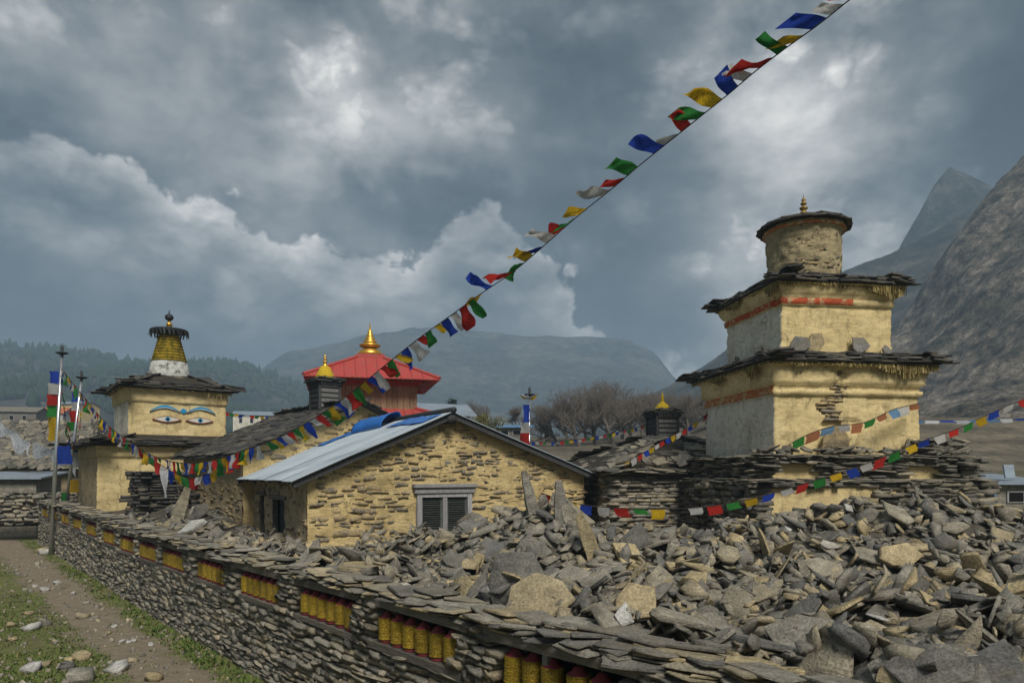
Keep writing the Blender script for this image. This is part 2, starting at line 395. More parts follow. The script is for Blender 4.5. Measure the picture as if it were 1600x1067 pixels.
def drum_gold(t, p):
    v = t.voro(t.vm('MULTIPLY', p, (1, 1, 1.3)), 62, 'F1'); n = t.noise(p, 55, 4, 0.7); r = rand(t)
    c = t.ramp(n, [(0.3, (0.28, 0.17, 0.010)), (0.6, (0.62, 0.42, 0.03)), (0.85, (0.78, 0.58, 0.08))])
    c = t.mix(1, c, t.ramp(r, [(0, 0.72), (1, 1.1)]), 'MULTIPLY')
    return t.mix(1, c, t.ramp(v, [(0.0, 1.25), (0.55, 0.62)]), 'MULTIPLY'), t.m('ADD', t.m('MULTIPLY', v, -1.0), n)
material('wheel_gold', drum_gold, 0.42, 0.5, 0.8, 0.35, 0.012)
for nm, c in dict(eye_white=(0.60, 0.57, 0.50), eye_black=(0.012, 0.012, 0.014), eye_blue=(0.025, 0.26, 0.50), eye_pale=(0.45, 0.60, 0.66), eye_red=(0.30, 0.045, 0.02)).items():
    material(nm, paint_fn(c, (0.38, 0.30, 0.16), 0.62, 0.75), 0.9, 0.1, 0.2)
def cloth(name, c):
    m = bpy.data.materials.new(name); m.use_nodes = True; t = NT(m.node_tree)
    pos = t.n('ShaderNodeNewGeometry').outputs['Position']
    r = rand(t)
    k = t.m('MULTIPLY', t.ramp(r, [(0, 0.72), (1, 1.15)]), t.ramp(t.noise(pos, 30, 4, 0.7), [(0.3, 0.78), (0.7, 1.12)]))
    g = t.n('ShaderNodeTexCoord').outputs['Generated']
    pr = t.ramp(t.noise(t.vm('MULTIPLY', g, (26, 26, 9)), 1.0, 2, 0.6), [(0.50, 1.0), (0.60, 0.62)])
    col = t.vm('SCALE', tuple(c), scale=t.m('MULTIPLY', k, pr))
    d = t.n('ShaderNodeBsdfDiffuse'); tr = t.n('ShaderNodeBsdfTranslucent'); mx = t.n('ShaderNodeMixShader'); o = t.n('ShaderNodeOutputMaterial')
    t.put(d.inputs[0], col); t.put(tr.inputs[0], col); mx.inputs[0].default_value = 0.5
    t.t.links.new(d.outputs[0], mx.inputs[1]); t.t.links.new(tr.outputs[0], mx.inputs[2]); t.t.links.new(mx.outputs[0], o.inputs[0])
    MAT[name] = m
FLAGC = ['flag_blue', 'flag_white', 'flag_red', 'flag_green', 'flag_yellow']
for nm, c in zip(FLAGC, [(0.03, 0.07, 0.42), (0.55, 0.54, 0.52), (0.58, 0.045, 0.035), (0.045, 0.25, 0.055), (0.62, 0.40, 0.025)]): cloth(nm, c)
cloth('flag_pale', (0.16, 0.30, 0.50)); cloth('scarf', (0.62, 0.63, 0.66)); cloth('flag_faded', (0.40, 0.17, 0.09))
material('cord', flat_fn((0.05, 0.04, 0.035)), 0.9, 0.1)
material('bark', lambda t, p: t.ramp(t.noise(p, 4, 5), [(0.3, (0.090, 0.078, 0.066)), (0.7, (0.18, 0.155, 0.13))]), 0.95, 0.1)
material('needles', lambda t, p: t.ramp(t.noise(p, 2, 4), [(0.3, (0.012, 0.026, 0.014)), (0.7, (0.04, 0.065, 0.03))]), 0.9, 0.1)
material('olive_leaf', lambda t, p: t.ramp(rand(t), [(0, (0.09, 0.085, 0.02)), (1, (0.17, 0.16, 0.04))]), 0.9, 0.1)
material('grass', lambda t, p: t.ramp(rand(t), [(0, (0.045, 0.085, 0.018)), (0.5, (0.10, 0.155, 0.035)), (0.85, (0.13, 0.14, 0.045)), (1, (0.22, 0.18, 0.08))]), 0.9, 0.1)
material('dry_leaf', lambda t, p: t.ramp(rand(t), [(0, (0.05, 0.04, 0.022)), (1, (0.15, 0.12, 0.06))]), 0.9, 0.1)

# ------------------------------------------------------------------ frames shared by the setting
WO, WX, WY = np.array([-3.6, 10.7]), np.array([.655, -.755]), np.array([.755, .655])   # wheel wall: x runs towards the viewer, y behind it
WROT = math.atan2(-.755, .655)
def wl(X, Y): return (X - WO[0]) * WX[0] + (Y - WO[1]) * WX[1], (X - WO[0]) * WY[0] + (Y - WO[1]) * WY[1]
def ww(x, y): return WO[0] + x * WX[0] + y * WY[0], WO[1] + x * WX[1] + y * WY[1]
def wrise(x): return float(0.26 * sstep(7, 20, -x))
def ground_z(X, Y):
    X, Y = np.asarray(X, float), np.asarray(Y, float)
    z = 0.022 * np.clip(Y - 15, 0, 25) + 0.05 * fbm(X * .5, Y * .5, 1.0, 4)
    z = z + 4.6 * sstep(36, 58, Y) * sstep(-14, -3, X + 0.04 * Y) + 0.055 * np.clip(Y - 58, 0, 90) * sstep(-20, 0, X)
    z = z + 7.0 * sstep(60, 200, Y) * (1 - sstep(-14, -3, X + 0.04 * Y))
    z = z + 2.4 * sstep(24, 40, Y) * sstep(16, 24, X)
    return z + 1.3 * fbm(X * .05, Y * .05, 4.0, 4) * sstep(32, 70, Y)
def mound(X, Y):
    X, Y = np.asarray(X, float), np.asarray(Y, float)
    lx, ly = wl(X, Y)
    z = 1.30 + 0.30 * sstep(1.5, 5.0, ly) * sstep(-6, -1, X)
    for cx, cy, a, sx, sy in ((0.5, 12.8, .80, 1.3, 1.2), (7.2, 12.8, .80, 2.4, 1.4), (3.8, 12.6, .30, 2.2, 1.4), (-1.3, 13.6, .32, 1.6, 1.2), (5.2, 7.4, .15, 2.0, 1.2), (9.5, 11, .4, 2, 2)):
        z = z + a * np.exp(-((X - cx) / sx) ** 2 - ((Y - cy) / sy) ** 2)
    z = z + 0.28 * sstep(1.2, 2.2, ly) * (1 - sstep(-5, -3, X))
    z = z + 0.55 * sstep(15, 23, Y) * (1 - sstep(-9, -7, X))
    return z + 0.16 * fbm(X * .7, Y * .7, 2.0, 4)

def dot2(t, pos, v, c):
    return t.m('SUBTRACT', t.vm('DOT_PRODUCT', pos, (float(v[0]), float(v[1]), 0.0)), float(c))
def ground_fn(t, pos):
    ly = dot2(t, pos, WY, WO @ WY)
    wob = t.m('MULTIPLY', t.m('SUBTRACT', t.noise(pos, 0.7, 4), 0.5), 1.3)
    path = t.m('MULTIPLY', t.rng(t.m('ADD', ly, wob), -1.95, -1.45, 0, 1, True), t.rng(t.m('ADD', ly, wob), -0.75, -0.35, 1, 0, True))
    n1 = t.noise(pos, 0.55, 6, 0.65); n2 = t.noise(pos, 5, 6, 0.7); n3 = t.noise(pos, 45, 4, 0.7)
    soil = t.ramp(n2, [(0.25, (0.085, 0.066, 0.042)), (0.5, (0.150, 0.122, 0.082)), (0.8, (0.215, 0.180, 0.125))])
    gr = t.ramp(n2, [(0.3, (0.075, 0.090, 0.028)), (0.7, (0.175, 0.180, 0.062))])
    gm = t.m('MULTIPLY', t.ramp(t.m('ADD', t.m('MULTIPLY', n1, 0.65), t.m('MULTIPLY', n2, 0.35)), [(0.38, 0.0), (0.50, 0.9)]), t.m('SUBTRACT', 1.0, path))
    c = t.mix(gm, soil, gr)
    c = t.mix(t.m('MULTIPLY', path, 0.75), c, t.ramp(n2, [(0.3, (0.19, 0.152, 0.108)), (0.7, (0.27, 0.225, 0.168))]))
    c = t.mix(1, c, t.ramp(n3, [(0.25, 0.62), (0.5, 1.0), (0.8, 1.3)]), 'MULTIPLY')
    # far fields: tan and grey terraces
    yy = t.n('ShaderNodeSeparateXYZ'); t.put(yy.inputs[0], pos)
    far = t.rng(yy.outputs[1], 30, 42, 0, 1, True)
    fc = t.ramp(t.noise(t.vm('MULTIPLY', pos, (0.12, 0.3, 1)), 1.0, 7, 0.7), [(0.3, (0.055, 0.048, 0.036)), (0.5, (0.115, 0.10, 0.075)), (0.72, (0.19, 0.165, 0.115))])
    fc = t.mix(1, fc, t.ramp(t.noise(pos, 1.3, 6, 0.75), [(0.3, 0.5), (0.5, 1.0), (0.75, 1.5)]), 'MULTIPLY')
    return t.mix(far, c, fc), t.m('ADD', t.m('MULTIPLY', n2, 1.0), t.m('MULTIPLY', n3, 0.4))
material('ground_soil', ground_fn, 0.95, 0.1, 0.8, disp_dist=0.04)
material('terrace_soil', lambda t, p: (t.ramp(t.noise(p, 7, 6, 0.7), [(0.3, (0.045, 0.040, 0.032)), (0.7, (0.14, 0.125, 0.095))]), t.noise(p, 25, 5)), 0.95, 0.1, 0.8, disp_dist=0.04)

def build_ground():
    gx = np.concatenate([-np.geomspace(2000, 30, 34), np.arange(-29.7, 16, .3), np.geomspace(16.3, 2000, 38)])
    gy = np.concatenate([[-200, -60, -20, -6, 0, 3], np.arange(5, 34, .25), np.arange(34, 110, 1.6), np.geomspace(112, 2000, 40)])
    X, Y = np.meshgrid(gx, gy, indexing='ij')
    g = obj('ground', mesh_np('ground', np.stack([X, Y, ground_z(X, Y)], -1), grid_faces(len(gx), len(gy)), MAT['ground_soil'], smooth=True))
    g['kind'] = 'structure'
    lx = np.arange(-24.5, 14, .25); ly = np.concatenate([[.72, .73], np.arange(.9, 17.5, .25), [17.6, 17.61]])
    LX, LY = np.meshgrid(lx, ly, indexing='ij')
    X, Y = WO[0] + LX * WX[0] + LY * WY[0], WO[1] + LX * WX[1] + LY * WY[1]
    Z = mound(X, Y); Z[:, 0] = -.3; Z[:, -1] = -.3; Z[0, :] = -.3; Z[-1, :] = -.3
    t = obj('rubble_terrace', mesh_np('rubble_terrace', np.stack([X, Y, Z], -1), grid_faces(len(lx), len(ly)), MAT['terrace_soil'], smooth=True))
    t['kind'] = 'structure'
build_ground()

# ------------------------------------------------------------------ hills and mountains
def rock_fn(t, pos):
    n = t.noise(t.vm('MULTIPLY', pos, (1, 1, 1.6)), 0.035, 9, 0.68); n2 = t.noise(pos, 0.16, 8, 0.72); n3 = t.noise(pos, 0.9, 5, 0.7)
    c = t.ramp(n2, [(0.38, (0.035, 0.032, 0.026)), (0.46, (0.14, 0.118, 0.092)), (0.54, (0.27, 0.225, 0.175)), (0.64, (0.46, 0.40, 0.33))])
    c = t.mix(t.ramp(n, [(0.45, 0.0), (0.6, 0.75)]), c, t.ramp(n2, [(0.4, (0.022, 0.026, 0.014)), (0.6, (0.12, 0.11, 0.065))]))
    c = t.mix(1, c, t.ramp(n3, [(0.3, 0.6), (0.7, 1.4)]), 'MULTIPLY')
    return c, t.m('ADD', n2, t.m('MULTIPLY', n3, 0.3))
material('mountain_rock', rock_fn, 0.95, 0.1, 1.0, disp_dist=5.0)
def forest_fn(t, pos):
    n = t.noise(pos, 0.012, 7, 0.65); n2 = t.noise(pos, 0.09, 7, 0.72)
    c = t.ramp(n2, [(0.36, (0.010, 0.014, 0.012)), (0.5, (0.032, 0.036, 0.030)), (0.66, (0.10, 0.095, 0.080))])
    return t.mix(t.ramp(n, [(0.48, 0.0), (0.60, 0.65)]), c, t.ramp(n2, [(0.35, (0.060, 0.056, 0.046)), (0.65, (0.20, 0.185, 0.155))])), n2
material('hill_forest', forest_fn, 0.95, 0.1, 1.0, disp_dist=6.0)
def ridge(name, pts, D, front, back, base, amp, mat, fs, nu=220, nv=70, pw=1.0, rid=0.0):
    px = np.linspace(pts[0][0], pts[-1][0], nu)
    py = np.interp(px, [p[0] for p in pts], [p[1] for p in pts])
    zr = H + (YH - py) / F * D
    X0 = (px - 800) / F * D
    v = np.concatenate([np.linspace(0, 1, nv), 1 + np.linspace(0.06, 1, 14)])
    P = np.zeros((nu, len(v), 3))
    for j, t in enumerate(v):
        Yj = D - front * (1 - t) if t <= 1 else D + back * (t - 1)
        s = t ** pw if t <= 1 else 1 - 0.9 * (t - 1)
        X = X0 + fs * 0.3 * fbm(X0 / fs * .7, np.full(nu, Yj / fs * .7), 8., 3)
        n = fbm(X / fs, np.full(nu, Yj / fs), 2.0, 8, gain=.58) + rid * (ridged(X / fs * .6, np.full(nu, Yj / fs * .6)) - .6) * 2
        P[:, j] = np.stack([X, np.full(nu, Yj), base + (zr - base) * s + n * amp * min(1.0, 0.25 + 1.2 * min(t, 1) * (1.35 - min(t, 1)))], -1)
    o = obj(name, mesh_np(name, P, grid_faces(nu, len(v)), mat, smooth=True)); o['kind'] = 'structure'
    return P
ridge('rocky_mountain', [(1120, 690), (1260, 610), (1390, 500), (1440, 430), (1490, 368), (1520, 333), (1560, 288), (1600, 245), (1700, 140), (1850, 40), (2100, -40)], 250, 190, 120, 4, 11, MAT['mountain_rock'], 34, 460, 260, 0.95, 0.8)
ridge('wooded_ridge', [(900, 690), (1100, 560), (1240, 470), (1320, 420), (1380, 394), (1440, 362), (1520, 330), (1700, 250), (1900, 200)], 420, 200, 200, 5, 12, MAT['hill_forest'], 60, 240, 80, 0.9, 0.2)
ridge('misty_peak', [(1000, 640), (1250, 520), (1375, 390), (1420, 330), (1450, 291), (1482, 262), (1510, 275), (1560, 300), (1680, 330), (1900, 420)], 540, 190, 220, 5, 9, MAT['hill_forest'], 90, 240, 70, 0.95, 0.1)
HL = ridge('left_hill', [(-700, 600), (-300, 560), (0, 543), (60, 540), (120, 547), (180, 562), (235, 580), (270, 573), (330, 567), (390, 582), (450, 607), (520, 642), (600, 690), (720, 730)], 700, 480, 300, 6, 12, MAT['hill_forest'], 110, 260, 90, 0.85, 0.2)
ridge('blue_mountain', [(100, 640), (300, 600), (380, 582), (430, 552), (480, 536), (540, 527), (620, 518), (700, 514), (800, 520), (900, 528), (980, 536), (1010, 552), (1060, 607), (1150, 690), (1300, 730)], 1150, 400, 400, 5, 26, MAT['hill_forest'], 170, 360, 90, 0.95, 0.35)

def far_trees():
    V, Fc, o = [], [], 0
    cand = []
    for _ in range(2600):
        i, j = rnd.randrange(90, 255), rnd.randrange(22, 90)
        cand.append(HL[i, j])
    for _ in range(420): cand.append(HL[rnd.randrange(80, 250), rnd.randrange(86, 92)])
    for p in cand:
        if fbm(p[0] * .012, p[1] * .012, 3.) < -0.05 and rnd.random() < .8: continue
        h, r, tall = rnd.uniform(5, 11), rnd.uniform(1.4, 3.2), rnd.random() < .55
        n = 5; a0 = rnd.random() * 6
        prof = ((.25, 0), (1, .2), (.6, .62), (.08, 1)) if tall else ((.3, 0), (1, .35), (.95, .65), (.35, 1))
        hh = h if tall else h * .75
        for q, zz in prof:
            for k in range(n):
                a = a0 + 2 * math.pi * k / n; rr = r * q * rnd.uniform(.7, 1.25) * (1 if tall else 1.5)
                V.append((p[0] + rr * math.cos(a), p[1] + rr * math.sin(a), p[2] - .6 + hh * zz))
        for k in range(3):
            for i in range(n): Fc.append((o + k * n + i, o + k * n + (i + 1) % n, o + (k + 1) * n + (i + 1) % n, o + (k + 1) * n + i))
        o += 4 * n
    w_ = obj('far_wood', mesh_np('far_wood', V, np.array(Fc), MAT['needles'])); w_['kind'] = 'stuff'
    tag(w_, 'scattered dark trees covering the hazy hillside', 'wood')
far_trees()

# ------------------------------------------------------------------ libraries of stones and slates
def slab_lib(seed, square=0.0):
    r = random.Random(seed); n0 = 4 if square else r.choice((4, 4, 5, 5, 6))
    ang = sorted((2 * math.pi * (i + r.uniform(-.28, .28)) / n0) for i in range(n0))
    cor = []
    for i, a in enumerate(ang):
        if square: a = math.pi / 4 + i * math.pi / 2 + r.uniform(-.12, .12)
        q = .5 * (r.uniform(.82, 1.08) * 1.25 if square else r.uniform(.74, 1.16))
        cor.append((q * math.cos(a), q * math.sin(a)))
        if square and i == 3: break
    m = len(cor); ol = []
    for i in range(m):
        a, b = cor[i], cor[(i + 1) % m]
        ol.append((a[0] * .985, a[1] * .985))
        for f in ((.5,) if m > 4 else (.35, .7)):
            k = 1 + r.uniform(-.05, .05)
            ol.append(((a[0] + (b[0] - a[0]) * f) * k, (a[1] + (b[1] - a[1]) * f) * k))
    n = len(ol); V, Fc = [], []
    for ins, z in ((.97, -.5), (1.0, -.2), (.99, .2), (.965, .5)):
        for x, y in ol:
            k = ins * (1 + r.uniform(-.03, .03)); V.append((x * k, y * k, z + r.uniform(-.06, .06)))
    for q in range(3):
        for i in range(n):
            i2 = (i + 1) % n; a, b, c, d = q * n + i, q * n + i2, (q + 1) * n + i2, (q + 1) * n + i
            Fc += [(a, b, c), (a, c, d)]
    V.append((r.uniform(-.1, .1), r.uniform(-.1, .1), .5 + r.uniform(-.05, .08))); V.append((0, 0, -.5))
    for i in range(n): Fc += [(3 * n + i, 3 * n + (i + 1) % n, 4 * n), ((i + 1) % n, i, 4 * n + 1)]
    return np.array(V), np.array(Fc)
def block_lib(seed, jit=.07, rnds=.22):
    r = random.Random(seed); V, idx, Fc = [], {}, []
    def vid(p):
        if p not in idx:
            x, y, z = p; L = math.sqrt(x * x + y * y + z * z) or 1
            k = (1 - rnds) + rnds * 1.25 / L
            idx[p] = len(V); V.append(tuple(.5 * c * k + r.uniform(-jit, jit) for c in (x, y, z)))
        return idx[p]
    for ax in range(3):
        for s in (-1, 1):
            for i in (-1, 0):
                for j in (-1, 0):
                    q = []
                    for a, b in ((i, j), (i + 1, j), (i + 1, j + 1), (i, j + 1)):
                        p = [0, 0, 0]; p[ax] = s; p[(ax + 1) % 3] = a; p[(ax + 2) % 3] = b; q.append(vid(tuple(p)))
                    if s < 0: q = q[::-1]
                    Fc += [(q[0], q[1], q[2]), (q[0], q[2], q[3])]
    return np.array(V), np.array(Fc)
LIB = {'slab': [slab_lib(i) for i in range(26)], 'slate': [slab_lib(100 + i, 1) for i in range(16)], 'block': [block_lib(200 + i, .075, .04) for i in range(20)],
       'rough': [block_lib(300 + i, .12, .16) for i in range(12)]}
_mesh_cache = {}
def lib_mesh(kind, i, mat):
    k = (kind, i, mat.name)
    if k not in _mesh_cache: _mesh_cache[k] = mesh_np(kind + '_shape', *LIB[kind][i], mat)
    return _mesh_cache[k]
CAMP = Vector((0, 0, H))
class Pieces:
    """collects pieces of one part; the largest in view become objects, the rest one joined part"""
    def __init__(s, parent, name, mat, limit=300, rest=None):
        s.p, s.name, s.mat, s.limit, s.rest, s.items = parent, name, mat, limit, rest or name + '_rest', []
    def add(s, kind, M, weight=1.0, mat=None):
        wm = WM[s.p.name] @ M
        sc = M.to_scale(); ds = (wm.translation - CAMP).length
        q = wm.translation; inview = q.y > 1 and abs(q.x / q.y) < .76 and (H - q.z) / q.y < .32
        s.items.append((weight * (1 if inview else .05) * sc.x * max(sc.y * .4, sc.z) / ds ** 2, kind, rnd.randrange(len(LIB[kind])), M, mat or s.mat))
    def flush(s):
        s.items.sort(key=lambda t: -t[0])
        for _, k, i, M, mt in s.items[:s.limit]: obj(s.name, lib_mesh(k, i, mt), s.p, M)
        rest = s.items[s.limit:]
        if rest: stuff_join(s.rest, rest, s.mat, s.p)
def stuff_join(name, items, mat, parent=None):
    Vs, Fs, o = [], [], 0
    for _, k, i, M, mt in items:
        V, Fc = LIB[k][i]; A = np.array(M)
        Vs.append(V @ A[:3, :3].T + A[:3, 3]); Fs.append(Fc + o); o += len(V)
    ob = obj(name, mesh_np(name, np.concatenate(Vs), np.concatenate(Fs), mat), parent); ob['kind'] = 'stuff'
    return ob
def TRS(loc, rot=(0, 0, 0), sc=(1, 1, 1)):
    return Matrix.Translation(loc) @ Euler(rot, 'XYZ').to_matrix().to_4x4() @ Matrix.Diagonal((*sc, 1))
U = rnd.uniform

# ------------------------------------------------------------------ wall and roof builders
def ring_profile(name, prof, parent, mats, matfn=None, step=.07, amp=.03, fs=2.2, seed=0., dent=None, ax=None):
    """plastered square body: profile of (half width, height) swept round four sides, surface shaken by noise"""
    rows = []
    for (a0, z0), (a1, z1) in zip(prof[:-1], prof[1:]):
        n = max(1, int(math.hypot(a1 - a0, z1 - z0) / step))
        rows += [(a0 + (a1 - a0) * i / n, z0 + (z1 - z0) * i / n) for i in range(n)]
    rows.append(prof[-1])
    ns = max(8, int(2 * prof[0][0] / step)); P = []; side = np.repeat(np.arange(4), ns)
    s = np.tile(np.linspace(-1, 1, ns, endpoint=False), 4)
    ca, sa = np.cos(side * math.pi / 2), np.sin(side * math.pi / 2)
    nrm = np.stack([sa, -ca], -1)
    corner = np.isclose(s, -1)
    nrm[corner] = (nrm[corner] + np.roll(nrm, 1, 0)[corner])
    for a, z in rows:
        x, y = s * a * ca + a * sa, s * a * sa - a * ca
        d = amp * fbm(x * fs + seed, y * fs, z * fs * 1.6 + seed, 5) + amp * 1.0 * fbm(x * fs * 3 + seed, y * fs * 3, z * fs * 9, 3)
        if dent is not None: d = d + dent(side, s * a, z)
        P.append(np.stack([x + nrm[:, 0] * d, y + nrm[:, 1] * d, np.full(len(x), z) + amp * .3 * fbm(x * fs, y * fs, z + 9.)], -1))
    P = np.stack(P, 1)
    Fc = grid_faces(4 * ns, len(rows), True)
    midx = None
    if matfn is not None:
        si = np.repeat(side, len(rows) - 1); zi = np.tile([(rows[i][1] + rows[i + 1][1]) / 2 for i in range(len(rows) - 1)], 4 * ns)
        sx = np.repeat(s * prof[0][0], len(rows) - 1)
        midx = matfn(si, sx, zi)
    me = mesh_np(name, P, Fc, mats, midx, True)
    return obj(name, me, parent)
def square_slates(pc, a_e, z_e, a_in, z_in, rows, layers=3, size=(.3, .6), depth=.45, vis=(0, 3), th=.03, jit=1.0):
    for side in range(4):
        Rz = Matrix.Rotation(side * math.pi / 2, 4, 'Z'); wgt = 1.0 if side in vis else .04
        slope = math.atan2(z_in - z_e, a_e - a_in)
        seq = [(0, l) for l in range(layers)] + [(r, 0) for r in range(1, rows)]
        for r, l in seq:
            f = r / max(rows, 1); d = a_e + (a_in - a_e) * f; z = z_e + (z_in - z_e) * f + l * th * 1.1
            x = -d + U(-.1, .02)
            while x < d:
                wd = U(*size)
                M = Rz @ TRS((x + wd / 2, -d + depth * .45 + U(-.05, .05) * jit + l * .035, z + U(0, .014)),
                             (slope * (.75 if r else .3) + U(-.05, .05) * jit, U(-.05, .05) * jit, U(-.09, .09) * jit), (wd * 1.12, depth * U(.9, 1.15), th * U(.7, 1.3)))
                pc.add('slate', M, wgt); x += wd * U(.9, 1.02)
def fringe(name, parent, a, z, mat, length=(.05, .16), sides=(0, 3), n=260):
    mb = MB()
    for sd in sides:
        Rz = Matrix.Rotation(sd * math.pi / 2, 4, 'Z')
        for i in range(n):
            x = U(-a, a); L = U(*length) * (0.4 + 1.2 * max(0, float(vnoise(x * 2.3 + sd * 7, 1.5)))); w_ = U(.008, .02); y = -a + U(-.02, .03)
            q = [Rz @ Vector(p) for p in ((x, y, z), (x + w_, y + .012, z), (x + w_ * .6 + U(-.03, .03), y + U(-.02, .02), z - L), (x + U(-.03, .03), y + U(-.02, .02), z - L))]
            mb.add(q, [(0, 1, 2, 3)])
    o = mb.build(name, mat, parent); o['kind'] = 'stuff'
def stone_courses(pc, length, z0, z1, hrange=(.06, .14), wrange=(.16, .45), depth=.3, place=None, skip=None, weight=1.0, wob=.02):
    z = z0
    while z < z1:
        h = U(*hrange)
        if z + h > z1 + .03: h = max(.04, z1 - z)
        x = U(-.2, 0)
        while x < length:
            wd = U(*wrange) * (.8 + 2.5 * max(0, h - .09)); hh = h * U(.75, 1.12)
            if not (skip and skip(x + wd / 2, z + h / 2)):
                pc.add('block', place(x + wd / 2, z + h / 2, wd * 1.02, hh, depth * U(.85, 1.1), U(-wob, wob)), weight)
            x += wd * U(.97, 1.05)
        z += h * .96

# ------------------------------------------------------------------ prayer wheel wall
NICHE = [6.1, 3.82, 1.65, -.66, -2.95, -5.3, -7.27, -9.2, -11.25, -13.6, -15.8, -18.0, -20.3, -22.5]
NW = .80                                    # half width of a niche
wall = thing('prayer_wheel_wall', 'long dry stone wall with prayer wheel niches and slate coping beside the dirt path', 'stone wall', (WO[0], WO[1], 0), WROT)
def in_niche(x): return any(abs(x - c) < NW + .03 for c in NICHE)
def build_wall():
    mb = MB()
    x = -24.0
    while x < 10.5:
        r = wrise(x + .5)
        mb.box(x, x + 1.0, .2, 1.0, -.4, 1.10 + r); mb.box(x, x + 1.0, .52, .995, 1.10 + r, 1.66 + r); x += 1.0
    mb.build('core', MAT['gap'], wall)
    pc = Pieces(wall, 'stone', MAT['wall_stone'], 300, 'small_stones')
    def place(x, z, wd, h, dp, rot):
        x -= 24
        return TRS((x, .13 + U(-.035, .03) - .05 * math.exp(-max(z, 0) / .25), z + wrise(x) + .03 * math.sin(x * 1.7) * max(0, 1 - z)), (U(-.06, .06), rot * 2 + U(-.03, .03), U(-.05, .05)), (wd, dp, h))
    stone_courses(pc, 34.4, -.25, 1.10, (.04, .12), (.15, .5), .32, place, wob=.05)
    stone_courses(pc, 34.4, 1.12, 1.70, (.05, .10), (.16, .32), .36, place, skip=lambda x, z: in_niche(x - 24), weight=1.5)
    pc.flush()
    for i, c in enumerate(NICHE):
        r = wrise(c); far = i > 7
        MB().box(c - NW - .16, c + NW + .16, -.05, .46, 1.115 + r, 1.185 + r, j=.012).build('sill', MAT['beam_wood'], wall)
        MB().box(c - NW - .24, c + NW + .24, -.05, .42, 1.61 + r, 1.715 + r, j=.018).build('lintel', MAT['beam_wood'], wall)
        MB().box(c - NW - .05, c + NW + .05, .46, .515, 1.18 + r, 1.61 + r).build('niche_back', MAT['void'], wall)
        if not far: obj('niche_slab', lib_mesh('slab', i % 20, MAT['slab']), wall, TRS((c - NW + .05, .2, 1.39 + r), (R(90), U(-.1, .1), R(62)), (.36, .44, .05)))
    MB().box(NICHE[0] - .20, NICHE[0] - .13, .0, .08, 1.185, 1.60).build('post', MAT['grey_wood'], wall)
    pc = Pieces(wall, 'coping_slate', MAT['slab'], 300, 'coping_slates')
    for row, (y, z, s0, s1) in enumerate(((.06, 1.728, .3, .75), (.10, 1.75, .25, .6), (.16, 1.772, .3, .75), (.05, 1.79, .2, .5), (.26, 1.80, .3, .8), (.14, 1.815, .25, .6), (.40, 1.825, .3, .8), (.24, 1.84, .25, .6))):
        x = -24.2
        while x < 10.3:
            wd = U(s0, s1)
            if row in (0, 1, 2, 4) or rnd.random() < .6:
                pc.add('slate' if rnd.random() < .5 else 'slab', TRS((x + wd / 2, y + U(-.07, .05), z + wrise(x) + U(-.012, .02)), (U(-.10, .08), U(-.06, .06), U(-.35, .35)), (wd * 1.2, U(.28, .5), U(.014, .036))), 1.0,
                       MAT['slab_tan'] if rnd.random() < .08 else None)
            x += wd * U(.85, 1.05)
    pc.flush()
build_wall()
def make_wheel():
    t = thing('prayer_wheel', 'x', 'prayer wheel', (0, 0, 0))
    MB().lathe([(.075, .0), (.085, .008), (.085, .035), (.06, .045)], 14).build('base_ring', MAT['cap_red'], t)
    pr = [(.088, .04), (.098, .045), (.098, .06), (.092, .064)]
    for k in range(3): pr += [(.092, .07 + k * .062), (.095, .074 + k * .062), (.095, .110 + k * .062), (.092, .114 + k * .062), (.098, .118 + k * .062), (.098, .125 + k * .062), (.092, .128 + k * .062)]
    pr += [(.098, .262), (.088, .268)]
    MB().lathe(pr, 18).build('drum', MAT['wheel_gold'], t)
    MB().lathe([(.088, .266), (.082, .276), (.05, .296), (.040, .318), (.020, .33)], 12).build('cap', MAT['cap_red'], t, smooth=True)
    MB().lathe([(.010, .32), (.010, .385)], 6).build('spindle', MAT['dark_metal'], t)
    return t
wheel = make_wheel(); wheel_kids = list(wheel.children)
def copy_thing(root, kids, M, label, group=None):
    r = root.copy(); COL.objects.link(r); r.matrix_world = M; r['label'] = label
    if group: r['group'] = group
    for k in kids:
        c = k.copy(); COL.objects.link(c); c.parent = r
    return r
ORD = 'first second third fourth fifth sixth seventh eighth ninth tenth eleventh twelfth thirteenth fourteenth'.split()
def place_wheels():
    first = True
    for i, c in enumerate(NICHE):
        n = 6
        for k in range(n):
            x = c + (k - (n - 1) / 2) * .262 + U(-.008, .008) + (.06 if i == 0 and k > 2 else 0)
            X, Y = ww(x, .075)
            M = Matrix.Translation((X, Y, 1.186 + wrise(c))) @ Euler((U(-.03, .03), U(-.03, .03), U(0, 6.28))).to_matrix().to_4x4() @ Matrix.Diagonal((1.12, 1.12, 1.12, 1))
            lab = ('golden prayer wheel with dark red cap in the niche divided by a wooden post' if i == 0 else
                   f'golden prayer wheel in the {ORD[i - 1]} niche beyond the niche divided by a wooden post')
            grp = 'prayer wheels of one wall niche, ' + ('post niche' if i == 0 else ORD[i - 1] + ' beyond the post niche')
            if first:
                wheel.matrix_world = M; wheel['label'] = lab; wheel['group'] = grp; first = False
            else: copy_thing(wheel, wheel_kids, M, lab, grp)
place_wheels()

